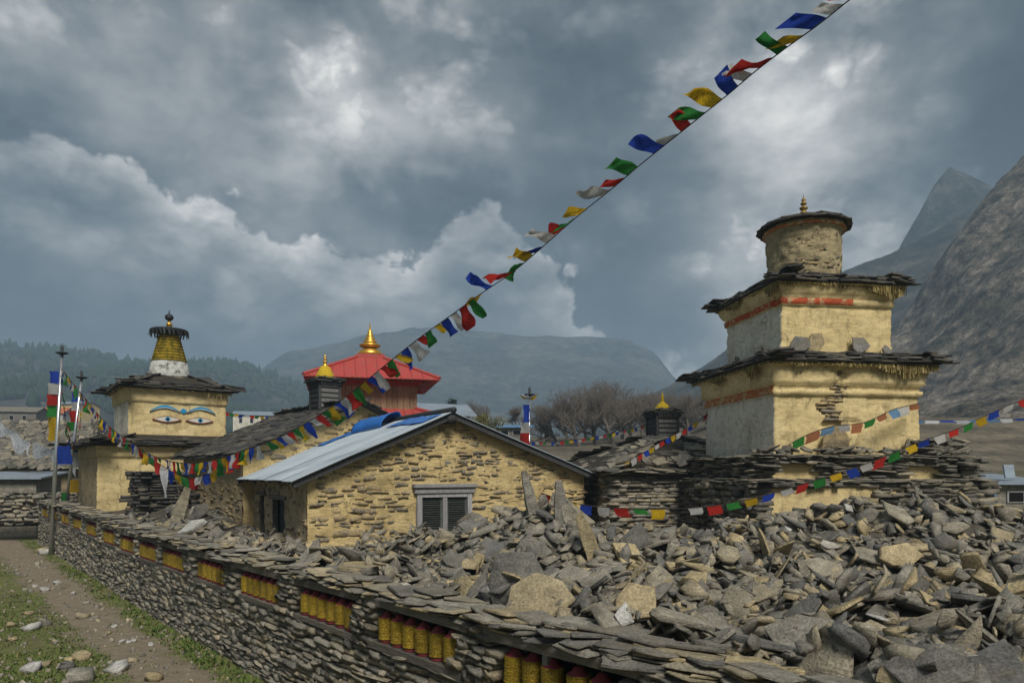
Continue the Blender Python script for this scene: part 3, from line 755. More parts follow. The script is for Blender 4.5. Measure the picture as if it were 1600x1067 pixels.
# ------------------------------------------------------------------ chortens
def finial(parent, x, z, s, mat, name='finial'):
    MB().lathe([(.30 * s, 0), (.32 * s, .06 * s), (.16 * s, .30 * s), (.10 * s, .36 * s), (.22 * s, .42 * s), (.24 * s, .50 * s), (.10 * s, .58 * s), (.08 * s, .64 * s), (.17 * s, .70 * s), (.18 * s, .76 * s), (.07 * s, .84 * s),
                (.12 * s, .92 * s), (.12 * s, .98 * s), (.03 * s, 1.10 * s), (.012 * s, 1.3 * s)], 12, Matrix.Translation((x[0], x[1], z))).build(name, mat, parent, smooth=True)
def stone_band(parent, a, z0, z1, mat, limit, name='stone', step=(.05, .10), wid=(.2, .5), skip=None):
    MB().box(-a + .14, a - .14, -a + .14, a - .14, z0, z1 - .02).build('rubble_core', MAT['gap'], parent)
    pc = Pieces(parent, name, mat, limit, name + 's_rest')
    for sd in range(4):
        Rz = Matrix.Rotation(sd * math.pi / 2, 4, 'Z')
        def place(x, z, wd, h, dp, rot, Rz=Rz):
            return Rz @ TRS((x - a, -a + .13 + U(-.05, .05), z), (U(-.05, .05), rot, U(-.06, .06)), (wd, dp, h))
        stone_courses(pc, 2 * a, z0, z1, step, wid, .3, place, skip=(lambda x, z, sd=sd: skip(sd, x - a, z)) if skip else None, weight=1.0 if sd in (0, 3) else .03)
    pc.flush()

TH = R(8.5)
big = thing('stepped_chorten', 'tall cream plastered stepped chorten with round drum top and dark slate eaves', 'chorten', (7.48, 18.06, 1.2), TH)
def build_big():
    Z = lambda z: z - 1.2
    # footing: dry stone steps with slate ledges and patches of plaster
    def wallmat(si, sx, zi): return np.where((si == 0) & (sx < .2 + .5 * np.sin(zi * 9)) , 0, 1)
    ring_profile('plinth', [(2.78, Z(1.0)), (2.74, Z(3.0)), (2.3, Z(3.02))], big, [MAT['cream'], MAT['gap']], wallmat, .12, .05, 1.6, 3.)
    pl = bpy.data.objects[big.children[-1].name]
    pc = Pieces(pl, 'plinth_stone', MAT['grey_slate'], 260, 'plinth_stones')
    for sd in range(4):
        Rz = Matrix.Rotation(sd * math.pi / 2, 4, 'Z')
        def place(x, z, wd, h, dp, rot, Rz=Rz): return Rz @ TRS((x - 2.78, -2.74 + .08 + U(-.09, .07), z), (U(-.14, .14), rot * 4, U(-.16, .16)), (wd, dp, h))
        def place2(x, z, wd, h, dp, rot, Rz=Rz): return Rz @ TRS((x - 2.6, -2.52 + .12 + U(-.10, .08), z), (U(-.16, .16), rot * 4, U(-.2, .2)), (wd, dp, h))
        wgt = 1 if sd in (0, 3) else .03
        stone_courses(pc, 5.56, Z(1.4), Z(2.98), (.05, .17), (.15, .6), .34, place, skip=(lambda x, z, sd=sd: sd == 0 and -2.6 < x - 2.78 < -.15 + .25 * math.sin(z * 11 + x) and z < Z(2.88)), weight=wgt)
        stone_courses(pc, 5.2, Z(3.06), Z(3.52), (.04, .08), (.22, .6), .4, place2, skip=(lambda x, z, sd=sd: sd == 0 and ((-2.35 < x - 2.6 < -1.2 and z < Z(3.40)) or (.95 < x - 2.6 < 1.75 and z < Z(3.36)) or (2.15 < x - 2.6 < 2.45 and z < Z(3.36)))), weight=wgt)
    ring_profile('step', [(2.44, Z(3.0)), (2.42, Z(3.53)), (1.7, Z(3.56))], big, [MAT['cream']], None, .1, .05, 1.8, 5.)
    square_slates(pc, 2.85, Z(3.0), 2.4, Z(3.06), 2, 2, (.35, .75), .5, th=.035, jit=1.6)
    square_slates(pc, 2.68, Z(3.53), 1.8, Z(3.62), 3, 2, (.35, .7), .45, th=.03, jit=1.6)
    pc.flush()
    rub = Pieces(pl, 'ledge_rubble', MAT['grey_slate'], 40)
    for k in range(70):
        s = U(-2.5, 2.5); rub.add('slab', TRS((s, -2.5 + U(-.1, .35), Z(3.66) + U(0, .05)), (U(-.4, .4), U(-.4, .4), U(0, 6)), (U(.2, .6), U(.15, .4), U(.03, .06))))
    for k in range(46):
        s = U(1.6, 2.6); rub.add('slab', TRS((s, -2.2 + U(-.3, .5), Z(3.66) + U(0, .28)), (U(-.3, .3), U(-.3, .3), U(0, 6)), (U(.2, .6), U(.15, .4), U(.03, .06))))
    rub.flush()
    # lower tier
    def dent(side, sx, z):
        zz = z + 1.2
        xc = -.35 + .16 * np.sin(zz * 5.1) + .1 * np.sin(zz * 13); wdt = .13 + .06 * np.sin(zz * 8 + 1)
        a = np.where((side == 0) & (np.abs(sx - xc) < wdt) & (zz > 4.35) & (zz < 5.56), -.09, 0.0)
        b = np.where((side == 0) & (np.abs(sx + .15) < .42 + .1 * np.sin(zz * 15)) & (zz > 4.12 + .05 * np.sin(sx * 20)) & (zz < 4.42), -.08, 0.0)
        return np.minimum(a, b)
    side_mat = lambda lo, hi, band: (lambda si, sx, zi: np.where((zi > lo) & (zi < hi) & band(si, sx, zi), 2, np.where((si == 3) & (zi < lo), 1, 0)))
    bl = side_mat(Z(4.98), Z(5.16), lambda si, sx, zi: (si == 3))
    t1 = ring_profile('lower_tier', [(1.83, Z(3.5)), (1.81, Z(4.96)), (1.88, Z(4.98)), (1.88, Z(5.08)), (1.83, Z(5.10)), (1.84, Z(5.18)), (1.93, Z(5.24)), (1.95, Z(5.60)), (2.1, Z(5.68))], big, [MAT['ochre'], MAT['whitewash'], MAT['orange_band']], bl, .055, .03, 1.7, 1., dent)
    pc = Pieces(t1, 'exposed_stone', MAT['house_stone'], 60)
    z = Z(4.37)
    while z < Z(5.5):
        h = U(.05, .1); zz = z + 1.2; xc = -.35 + .16 * math.sin(zz * 5.1) + .1 * math.sin(zz * 13)
        x = xc - .20
        while x < xc + .14:
            wd = U(.12, .28); pc.add('block', TRS((x + wd / 2, -1.765 + U(-.02, .02), z + h / 2), (U(-.1, .1), U(-.12, .12), U(-.1, .1)), (wd, .16, h))); x += wd * 1.05
        z += h
    pc.flush()
    d1 = ring_profile('lower_roof', [(2.05, Z(5.66)), (2.16, Z(5.70)), (2.14, Z(5.76)), (1.3, Z(6.02))], big, [MAT['gap']], None, .15, .015, 1.5)
    pc = Pieces(d1, 'slate', MAT['roof_slate'], 160)
    square_slates(pc, 2.20, Z(5.755), 1.42, Z(6.03), 5, 5, (.25, .6), .42, th=.040, jit=1.1); pc.flush()
    fringe('straw_fringe', d1, 2.11, Z(5.73), MAT['straw'], (.10, .26), n=900)
    # slabs leaning on the lower roof
    for (x, y, h, wd, lean, m) in ((-.62, -1.54, .62, .46, .2, 'slab_tan'), (-1.02, -1.56, .50, .55, .35, 'slab_dark'), (.45, -1.58, .50, .72, .3, 'slab_dark'), (1.15, -1.6, .28, .3, .5, 'slab'), (-1.55, -.9, .3, .35, .4, 'slab_dark'), (-1.6, .4, .24, .3, .4, 'slab')):
        obj('leaning_slab', lib_mesh('slab', rnd.randrange(20), MAT[m]), d1, TRS((x, y, Z(6.0) + h * .36), (R(90) - lean, U(-.3, .3), U(-.3, .3) + (R(90) if x < -1.4 else 0)), (wd, h, .045)))
    # upper tier
    def dent2(side, sx, z):
        zz = z + 1.2
        return np.where((side == 3) & (fbm(sx * 1.7, np.full(np.shape(sx), zz * 1.7), 4.) > .32) & (zz > 6.9), -.06, 0.0)
    bd = side_mat(Z(7.13), Z(7.31), lambda si, sx, zi: ((si == 0) & (sx < .35) & (zi > Z(7.17))) | ((si == 0) & (zi > Z(7.27))) | (si == 3))
    t2 = ring_profile('upper_tier', [(1.42, Z(5.95)), (1.41, Z(7.12)), (1.47, Z(7.14)), (1.48, Z(7.28)), (1.43, Z(7.30)), (1.52, Z(7.36)), (1.60, Z(7.56)), (1.66, Z(7.60))], big, [MAT['ochre'], MAT['whitewash'], MAT['red_band']], bd, .055, .03, 1.7, 7., dent2)
    d2 = ring_profile('upper_roof', [(1.6, Z(7.58)), (1.67, Z(7.62)), (1.65, Z(7.67)), (.8, Z(8.0))], big, [MAT['gap']], None, .15, .015, 1.5)
    pc = Pieces(d2, 'slate', MAT['roof_slate'], 140)
    square_slates(pc, 1.72, Z(7.665), .95, Z(7.99), 5, 5, (.25, .55), .42, th=.040, jit=1.1); pc.flush()
    fringe('straw_fringe', d2, 1.64, Z(7.65), MAT['straw'], (.09, .24), n=700)
    # drum
    n, rows = 120, 44; P = np.zeros((n, rows, 3)); an = np.linspace(0, 2 * math.pi, n, endpoint=False)
    for j in range(rows):
        f = j / (rows - 1); z = Z(7.9) + f * 1.5; r = .86 + .05 * f + (.05 if f > .9 else 0)
        rr = r + .075 * fbm(np.cos(an) * 5, np.sin(an) * 5, z * 7., 5, gain=.7)
        P[:, j] = np.stack([rr * np.cos(an), rr * np.sin(an), np.full(n, z)], -1)
    dr = obj('drum', mesh_np('drum', P, grid_faces(n, rows, True), MAT['drum_mud'], smooth=True), big)
    pc = Pieces(dr, 'drum_stone', MAT['house_stone'], 110)
    for k in range(110):
        a, z = U(-2.9, -.2), Z(7.95) + U(0, 1.3)
        pc.add('block', Matrix.Rotation(a, 4, 'Z') @ TRS((.83, 0, z), (0, 0, U(-.1, .1)), (.10, U(.08, .22), U(.03, .07))))
    pc.flush()
    MB().lathe([(.97, Z(9.27)), (1.0, Z(9.28)), (1.0, Z(9.33)), (.95, Z(9.36))], 32).build('drum_band', MAT['orange_band'], dr, smooth=True)
    cap = MB().lathe([(.9, Z(9.38)), (1.06, Z(9.41)), (1.05, Z(9.46)), (.12, Z(9.76))], 24).build('drum_roof', MAT['gap'], big)
    pc = Pieces(cap, 'slate', MAT['roof_slate'], 130)
    for r, z, l in ((1.08, 9.44, 0), (1.05, 9.475, 0), (1.02, 9.51, 0), (.82, 9.56, 1), (.6, 9.63, 1), (.36, 9.72, 1)):
        a = U(0, .3)
        while a < 6.283 + .1:
            da = U(.26, .5) * (1.0 / max(r, .6)) * .9
            pc.add('slate', Matrix.Rotation(a, 4, 'Z') @ TRS((r - .12, 0, Z(z)), (U(-.06, .06), .2 + U(-.05, .05), U(-.1, .1)), (.42, da * r * 1.3, .040)), 1.0 if math.sin(a + TH) < .3 else .2); a += da
    pc.flush()
    finial(big, (0, 0), Z(9.76), .44, MAT['old_gold'])
build_big()

EY = R(37.2)
eye = thing('eye_chorten', 'cream square chorten with painted eyes and mossy yellow spire', 'chorten', (-13.57, 27.87, 1.6), EY)
def build_eye():
    Z = lambda z: z - 1.6
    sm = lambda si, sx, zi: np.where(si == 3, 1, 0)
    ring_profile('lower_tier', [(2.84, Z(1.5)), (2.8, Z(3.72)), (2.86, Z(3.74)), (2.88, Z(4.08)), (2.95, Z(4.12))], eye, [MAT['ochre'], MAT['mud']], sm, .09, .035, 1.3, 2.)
    d1 = ring_profile('lower_roof', [(2.9, Z(4.1)), (3.15, Z(4.14)), (3.12, Z(4.22)), (1.6, Z(4.62))], eye, [MAT['gap']], None, .2, .02, 1.5)
    pc = Pieces(d1, 'slate', MAT['roof_slate'], 190)
    square_slates(pc, 3.2, Z(4.2), 1.75, Z(4.60), 5, 4, (.4, .8), .55, th=.045, jit=1.1); pc.flush()
    fringe('straw_fringe', d1, 3.0, Z(4.14), MAT['straw'], (.05, .15), n=160)
    t2 = ring_profile('upper_tier', [(1.70, Z(4.5)), (1.69, Z(5.78)), (1.74, Z(5.80)), (1.77, Z(6.22)), (1.88, Z(6.28))], eye, [MAT['cream'], MAT['whitewash']], lambda si, sx, zi: np.where((si == 3) & (zi < Z(5.8)), 1, 0), .07, .03, 1.5, 4.)
    d2 = ring_profile('upper_roof', [(1.85, Z(6.26)), (2.02, Z(6.32)), (2.0, Z(6.38)), (.7, Z(6.96))], eye, [MAT['gap']], None, .2, .02, 1.5)
    pc = Pieces(d2, 'slate', MAT['roof_slate'], 190)
    square_slates(pc, 2.06, Z(6.36), .7, Z(7.02), 6, 5, (.3, .65), .5, th=.042, jit=1.1); pc.flush()
    fringe('cloth_fringe', d2, 1.96, Z(6.32), MAT['straw'], (.05, .25), n=120)
    sp = MB().lathe([(.80, Z(6.82)), (.76, Z(7.0)), (.65, Z(7.55))], 20).build('spire_base', MAT['stained_white'], eye, smooth=True)
    MB().lathe([q for k in range(9) for q in ((.655 - .032 * k, Z(7.55 + .118 * k)), (.645 - .032 * k, Z(7.64 + .118 * k)), (.60 - .032 * k, Z(7.66 + .118 * k)))] + [(.30, Z(8.66))], 20).build('spire', MAT['mossy_yellow'], eye, smooth=True)
    cr = MB().lathe([(.34, Z(8.64)), (.68, Z(8.72)), (.70, Z(8.80)), (.66, Z(8.84)), (.1, Z(8.9))], 24).build('crown', MAT['dark_metal'], eye)
    for k in range(28):
        a = k * 2 * math.pi / 28
        MB().box(-.035, .035, -.006, .006, -.22, 0, Matrix.Rotation(a, 4, 'Z') @ TRS((.70, 0, Z(8.78)), (U(-.2, .2), R(-8) + U(-.2, .2), R(90)))).build('pendant', MAT['dark_metal'], cr)
    MB().lathe([(.12, Z(8.88)), (.10, Z(9.02)), (.14, Z(9.06)), (.06, Z(9.12)), (.05, Z(9.2))], 12).build('finial_neck', MAT['gold'], eye, smooth=True)
    MB().lathe([(.03, Z(9.18)), (.13, Z(9.24)), (.17, Z(9.33)), (.13, Z(9.42)), (.03, Z(9.48)), (.01, Z(9.62))], 14).build('finial_ball', MAT['dark_metal'], eye, smooth=True)
    # painted face on the front side (local -y)
    y0 = -1.735
    def poly(name, pts, mat, dy, parent):
        V = [(x, y0 - dy, z) for x, z in pts] + [(x, y0 + .04, z) for x, z in pts]; n = len(pts)
        Fc = [tuple(range(n - 1, -1, -1))] + [(i, (i + 1) % n, n + (i + 1) % n, n + i) for i in range(n)]
        return obj(name, mesh_np(name, V, Fc, MAT[mat]), parent)
    def lens(cx, cz, w_, up, dn, n=14):
        a = [(cx - w_ + 2 * w_ * i / n, cz + up * math.sin(math.pi * i / n)) for i in range(n + 1)]
        b = [(cx + w_ - 2 * w_ * i / n, cz - dn * math.sin(math.pi * i / n)) for i in range(1, n)]
        return (a + b)[::-1]
    def arc(cx, cz, w_, h, th, n=16):
        up = [(cx - w_ + 2 * w_ * i / n, cz + h * math.sin(math.pi * i / n) + th * math.sin(math.pi * i / n)) for i in range(n + 1)]
        dn = [(cx + w_ - 2 * w_ * i / n, cz + h * math.sin(math.pi * (1 - i / n))) for i in range(1, n)]
        return (up + dn)[::-1]
    for cx, sg in ((-.42, -1), (.72, 1)):
        cz = Z(5.17)
        e = poly('painted_eye', lens(cx, cz, .50, .128, .105), 'eye_red', .026, t2)
        poly('eye_outline', lens(cx, cz + .01, .47, .118, .085), 'eye_black', .030, e)
        poly('eye_ball', lens(cx, cz + .005, .44, .10, .082), 'eye_white', .034, e)
        poly('iris', lens(cx + .02, cz + .01, .105, .09, .08), 'eye_blue', .037, e)
        poly('pupil', lens(cx + .02, cz + .01, .06, .06, .05), 'eye_black', .040, e)
        b = poly('painted_eyebrow', arc(cx + sg * .06, cz + .30, .52, .16, .075), 'eye_blue', .028, t2)
        poly('eyebrow_edge', arc(cx + sg * .06, cz + .27, .52, .16, .03), 'eye_pale', .026, b)
    poly('painted_mark', lens(.15, Z(5.52), .11, .09, .10), 'eye_blue', .030, t2)
build_eye()

# ------------------------------------------------------------------ houses
def house_face(name, parent, P0, ex, L, zb, ztop, mats, step=.07, amp=.04, holes=(), seed=0., nrm=None):
    """plastered rubble wall face: P0 start (x,y), ex direction, ztop(s) gives its top edge"""
    nu, nv = int(L / step) + 1, 44
    s = np.linspace(0, L, nu); top = np.array([ztop(q) for q in s])
    nrm = nrm or (ex[1], -ex[0])
    f = np.linspace(0, 1, nv)[None, :]
    Zg = zb + (top[:, None] - zb) * f; S = np.repeat(s[:, None], nv, 1)
    d = amp * (fbm(S * 2.4 + seed, Zg * 4.2, seed, 5, gain=.6) * 1.2 + .7 * np.abs(fbm(S * 5 + seed, Zg * 9, seed + 4, 4)))
    X, Y = P0[0] + ex[0] * S + nrm[0] * d, P0[1] + ex[1] * S + nrm[1] * d
    Fc = grid_faces(nu, nv)
    if holes:
        cs, cz = S.ravel()[Fc].mean(1), Zg.ravel()[Fc].mean(1); keep = np.ones(len(Fc), bool)
        for a, b, c, e in holes: keep &= ~((cs > a) & (cs < b) & (cz > c) & (cz < e))
        Fc = Fc[keep]
    return obj(name, mesh_np(name, np.stack([X, Y, Zg], -1), Fc, mats, smooth=True), parent)
H1R = math.atan2(.521, .853)
h1 = thing('stone_house', 'ochre stone house with pale corrugated metal roof and shuttered window', 'house', (-4.36, 15.0, 1.0), H1R)
HW, HL1, APX, EL, ER, AP = 7.35, 5.4, 3.3, 2.10, 2.12, 3.52      # heights above the base at z = 1.0
def h1top(s): return EL + (AP - EL) * s / APX if s < APX else AP + (ER - AP) * (s - APX) / (HW - APX)
def embed(parent, P0, ex, L, zb, ztop, n, limit, holes, mat, size=(.12, .42), proud=.012):
    pc = Pieces(parent, 'stone', mat, limit, 'small_stones'); nr = (ex[1], -ex[0]); rz = math.atan2(ex[1], ex[0])
    z = zb
    while z < 9:
        h = U(.04, .15); x = U(0, .3)
        while x < L - .1:
            wd = U(*size) * (.5 + 5 * h); s = x + wd / 2
            if z + h < ztop(min(s, L)) - .05 and rnd.random() < n and not any(a - .15 < s < b + .15 and c - .1 < z < e + .1 for a, b, c, e in holes):
                q = U(-.062, -.062 + proud)
                pc.add('rough' if rnd.random() < .75 else 'block', TRS((P0[0] + ex[0] * s + nr[0] * q, P0[1] + ex[1] * s + nr[1] * q, z + h / 2 + U(-.04, .04)), (U(-.05, .05), U(-.14, .14), rz + U(-.05, .05)), (wd, .13, h * U(.6, 1.1))))
            x += wd * U(1.0, 1.45)
        z += h * U(.95, 1.2)
        if z > max(ztop(0), ztop(L), ztop(L / 2)): break
    pc.flush()
def build_h1():
    win = (2.50, 3.93, .72, 1.90); door = (1.95, 3.25, .1, 1.55); slot = (4.05, 4.7, .1, 1.60)
    f = house_face('gable_wall', h1, (0, 0), (1, 0), HW, 0, h1top, MAT['mortar'], .06, .05, [(win[0] + .04, win[1] - .04, win[2] + .02, win[3] - .04)], 2.)
    embed(f, (0, 0), (1, 0), HW, .3, h1top, .8, 290, [win], MAT['house_stone'], proud=.03)
    # left wall runs from the back to the front corner so that its normal points outwards
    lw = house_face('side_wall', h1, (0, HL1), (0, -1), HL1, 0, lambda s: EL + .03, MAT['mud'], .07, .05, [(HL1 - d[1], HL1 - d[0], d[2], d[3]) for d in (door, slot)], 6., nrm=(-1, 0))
    pc = Pieces(lw, 'stone', MAT['house_stone'], 90, 'small_stones')
    for k in range(90):
        y, z = U(.1, HL1), U(.4, EL - .1)
        if any(d[0] - .1 < y < d[1] + .1 and z < d[3] + .1 for d in (door, slot)): continue
        pc.add('rough', TRS((U(.03, .06), y, z), (0, 0, U(-.1, .1)), (.14, U(.14, .4), U(.06, .13))))
    pc.flush()
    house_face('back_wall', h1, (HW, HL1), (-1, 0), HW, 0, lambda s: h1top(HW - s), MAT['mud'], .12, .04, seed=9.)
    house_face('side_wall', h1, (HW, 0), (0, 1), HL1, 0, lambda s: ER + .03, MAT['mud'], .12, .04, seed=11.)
    for d in (door, slot):
        w_ = MB().box(.02, .75, d[0], d[1], d[2], d[3]); w_.f = [w_.f[i] for i in (0, 1, 3, 2, 5)]; w_.build('door_recess', MAT['void'], h1)
        MB().box(-.06, .5, d[0] - .2, d[1] + .2, d[3], d[3] + .10, j=.01).build('door_lintel', MAT['beam_wood'], h1)
        MB().box(.0, .12, d[1] - .1, d[1] + .02, d[2], d[3] - .01).build('door_jamb', MAT['beam_wood'], h1)
    MB().box(.18, .24, door[0] + .5, door[1], .1, 1.52).build('door', MAT['black_wood'], h1)
    # window
    wd = thing('window', '', '', (0, 0, 0)); 
    for k in ('label', 'category', 'kind'): del wd[k]
    wd.parent = h1; wd.matrix_local = Matrix(); WM[wd.name] = WM[h1.name].copy()
    x0, x1, z0, z1 = win; fr = MAT['frame_wood']
    def bar(nm, a, b, c, e, y=-.09, y2=.12, m=fr): MB().box(a, b, y, y2, c, e, j=.004).build(nm, m, wd)
    bar('frame', x0, x0 + .12, z0, z1 - .18); bar('frame', x1 - .12, x1, z0, z1 - .18); bar('frame', x0 + .125, x1 - .125, z1 - .28, z1 - .182)
    bar('frame', x0 + .125, x1 - .125, z0, z0 + .09); bar('mullion', (x0 + x1) / 2 - .055, (x0 + x1) / 2 + .055, z0 + .095, z1 - .285, -.08)
    bar('lintel', x0 - .07, x1 + .07, z1 - .178, z1 - .10, -.13); bar('lintel', x0 - .02, x1 + .02, z1 - .097, z1 - .05, -.10); bar('lintel', x0 - .11, x1 + .11, z1 - .047, z1 + .03, -.17)
    bar('window_back', x0 + .1, x1 - .1, z0 + .02, z1 - .2, .10, .14, MAT['void'])
    for a, b in ((x0 + .122, (x0 + x1) / 2 - .057), ((x0 + x1) / 2 + .057, x1 - .122)):
        sh = MB().box(a, a + .045, -.03, .03, z0 + .1, z1 - .29).box(b - .045, b, -.03, .03, z0 + .1, z1 - .29).build('shutter', MAT['shutter'], wd)
        z = z0 + .12
        while z < z1 - .33:
            MB().box(a + .042, b - .042, -.006, .006, -.032, .032, TRS((0, .0, z), (R(38), 0, 0))).build('louver', MAT['shutter'], wd)
            z += .052
    # corrugated roof, sheet by sheet
    def slope(xe, ze, xa, za, nm, sheets, oy0, oy1, lift):
        L = oy1 - oy0; wS = L / sheets
        for k in range(sheets):
            n = int(wS / .024); ys = np.linspace(oy0 + k * wS - .05, oy0 + (k + 1) * wS, n)
            t = np.linspace(0, 1, 7); Yg, T = np.meshgrid(ys, t, indexing='ij')
            up = .014 * np.sin(Yg * 2 * math.pi / .11) + lift + .012 * fbm(Yg * .8, T * 3., k * 3.) + .006 * (k % 2)
            P = np.stack([xe + (xa - xe) * T, Yg, ze + (za - ze) * T + up], -1); Q = P.copy(); Q[..., 2] -= .006
            nv = n * 7; Fc = np.concatenate([grid_faces(n, 7), grid_faces(n, 7)[:, ::-1] + nv])
            obj(nm, mesh_np(nm, np.concatenate([P.reshape(-1, 3), Q.reshape(-1, 3)]), Fc, MAT['corrugated'], smooth=True), h1)
    kL = (AP - EL) / APX; kR = (AP - ER) / (HW - APX)
    slope(-.42, EL - .42 * kL, APX, AP, 'roof_sheet', 7, -.34, HL1 + .35, .10)
    slope(HW + .45, ER - .45 * kR, APX, AP, 'roof_sheet', 7, -.30, HL1 + .35, .095)
    for y in (-.26, HL1 + .2):
        for xe, ze, xa in ((-.38, EL - .38 * kL, APX), (HW + .40, ER - .40 * kR, APX)):
            M = Matrix.Translation((xe, y, ze)); a = math.atan2(AP - ze, xa - xe); L = math.hypot(AP - ze, xa - xe)
            MB().box(0, L, -.035, .035, -.06, .06, M @ Matrix.Rotation(-a, 4, 'Y')).build('barge_board', MAT['black_wood'], h1)
    MB().tube([(APX, -.38, AP + .14), (APX, HL1 + .3, AP + .14)], .07, 10).build('ridge_cap', MAT['dark_metal'], h1, smooth=True)
    MB().tube([(APX - .05, -.42, AP - .08), (APX - .05, .3, AP - .08)], .10, 10).build('ridge_pole', MAT['black_wood'], h1, smooth=True)
    for k in range(6):
        y = .3 + k * .9
        MB().tube([(-.34, y, EL - .12), (.2, y, EL + .08)], .035, 6).build('rafter', MAT['black_wood'], h1)
build_h1()
def roofpt(x, y, lift=.14):          # a point on the left slope of the metal roof, world space
    return WM[h1.name] @ Vector((x, y, EL + (AP - EL) * x / APX + lift))
def cloth_sheet(name, fn, nu, nv, mat, label, cat):
    P = np.array([[tuple(fn(i / (nu - 1), j / (nv - 1))) for j in range(nv)] for i in range(nu)])
    c = P.reshape(-1, 3).mean(0); lo = P[..., 2].min(); base = Vector((c[0], c[1], lo))
    o = obj(name, mesh_np(name, P - np.array(base), grid_faces(nu, nv), mat, smooth=True), None, Matrix.Translation(base))
    md = o.modifiers.new('thick', 'SOLIDIFY'); md.thickness = .008
    return tag(o, label, cat)
def tarp_fn(u, v):
    a = v * math.pi * 1.05
    x = 3.05 - 1.05 * u * .25 - .32 * math.cos(a) * .9; y = 2.9 + 1.7 * u
    l = .12 + .27 * math.sin(a) ** .6 + .05 * float(fbm(u * 4, v * 4, 3.)) if math.sin(a) > 0 else .12
    return roofpt(x, y, l)
cloth_sheet('rolled_tarp', tarp_fn, 22, 16, MAT['tarp'], 'blue plastic tarp bundled on the corrugated metal roof near its ridge', 'tarp')
def strip_fn(u, v):
    x, y = 3.12 - .5 * v, -.1 + 2.2 * u
    return roofpt(x - .05 * math.sin(u * 7), y, .135 + .018 * abs(math.sin(u * 9 + v * 3)))
cloth_sheet('tarp_strip', strip_fn, 24, 6, MAT['tarp'], 'narrow blue plastic strip lying along the metal roof ridge', 'tarp')
def strip2_fn(u, v): return roofpt(1.7 + 1.0 * u, 4.6 + .75 * v + .1 * math.sin(u * 6), .135 + .02 * abs(math.sin(u * 9 + v * 3)))
cloth_sheet('tarp_sheet', strip2_fn, 18, 8, MAT['tarp'], 'flat blue plastic sheet at the rear edge of the metal roof', 'tarp')

def lantern(parent, x, y, z, a, h, mat, capmat, ov=.15):
    """wooden lantern with slatted sides, slate cap and finial"""
    b = MB().box(x - a, x + a, y - a, y + a, z, z + h).build('lantern_box', mat, parent)
    for sd in range(4):
        Rz = Matrix.Translation((x, y, 0)) @ Matrix.Rotation(sd * math.pi / 2, 4, 'Z')
        for k in range(5): MB().box(-a + .06, a - .06, -a - .025, -a + .01, z + .08 + k * h * .18, z + .06 + (k + .8) * h * .18, Rz).build('board', MAT['grey_wood'] if sd == 0 else mat, b)
        MB().box(-a - .03, -a + .05, -a - .035, -a + .05, z, z + h, Rz).build('corner_post', mat, b)
        for k in range(9): MB().box(-a + .02 + k * 2 * a / 9, -a + .06 + k * 2 * a / 9, -a - .12, -a - .03, z + h - .10, z + h - .01, Rz).build('bracket', mat, b)
    r = MB().box(x - a - ov, x + a + ov, y - a - ov, y + a + ov, z + h, z + h + .05).build('lantern_roof', mat, parent)
    WM[r.name] = WM[parent.name]
    pc = Pieces(r, 'slate', capmat, 60)
    for k in range(46):
        q = rnd.randrange(4); Rz = Matrix.Translation((x, y, 0)) @ Matrix.Rotation(q * math.pi / 2, 4, 'Z'); d = U(.05, a + ov - .06)
        pc.add('slate', Rz @ TRS((U(-d, d), -d, z + h + .07 + (a + ov - d) * .28 + U(0, .02)), (.26 + U(-.05, .05), U(-.06, .06), U(-.15, .15)), (U(.2, .4), U(.25, .35), .026)))
    pc.flush()

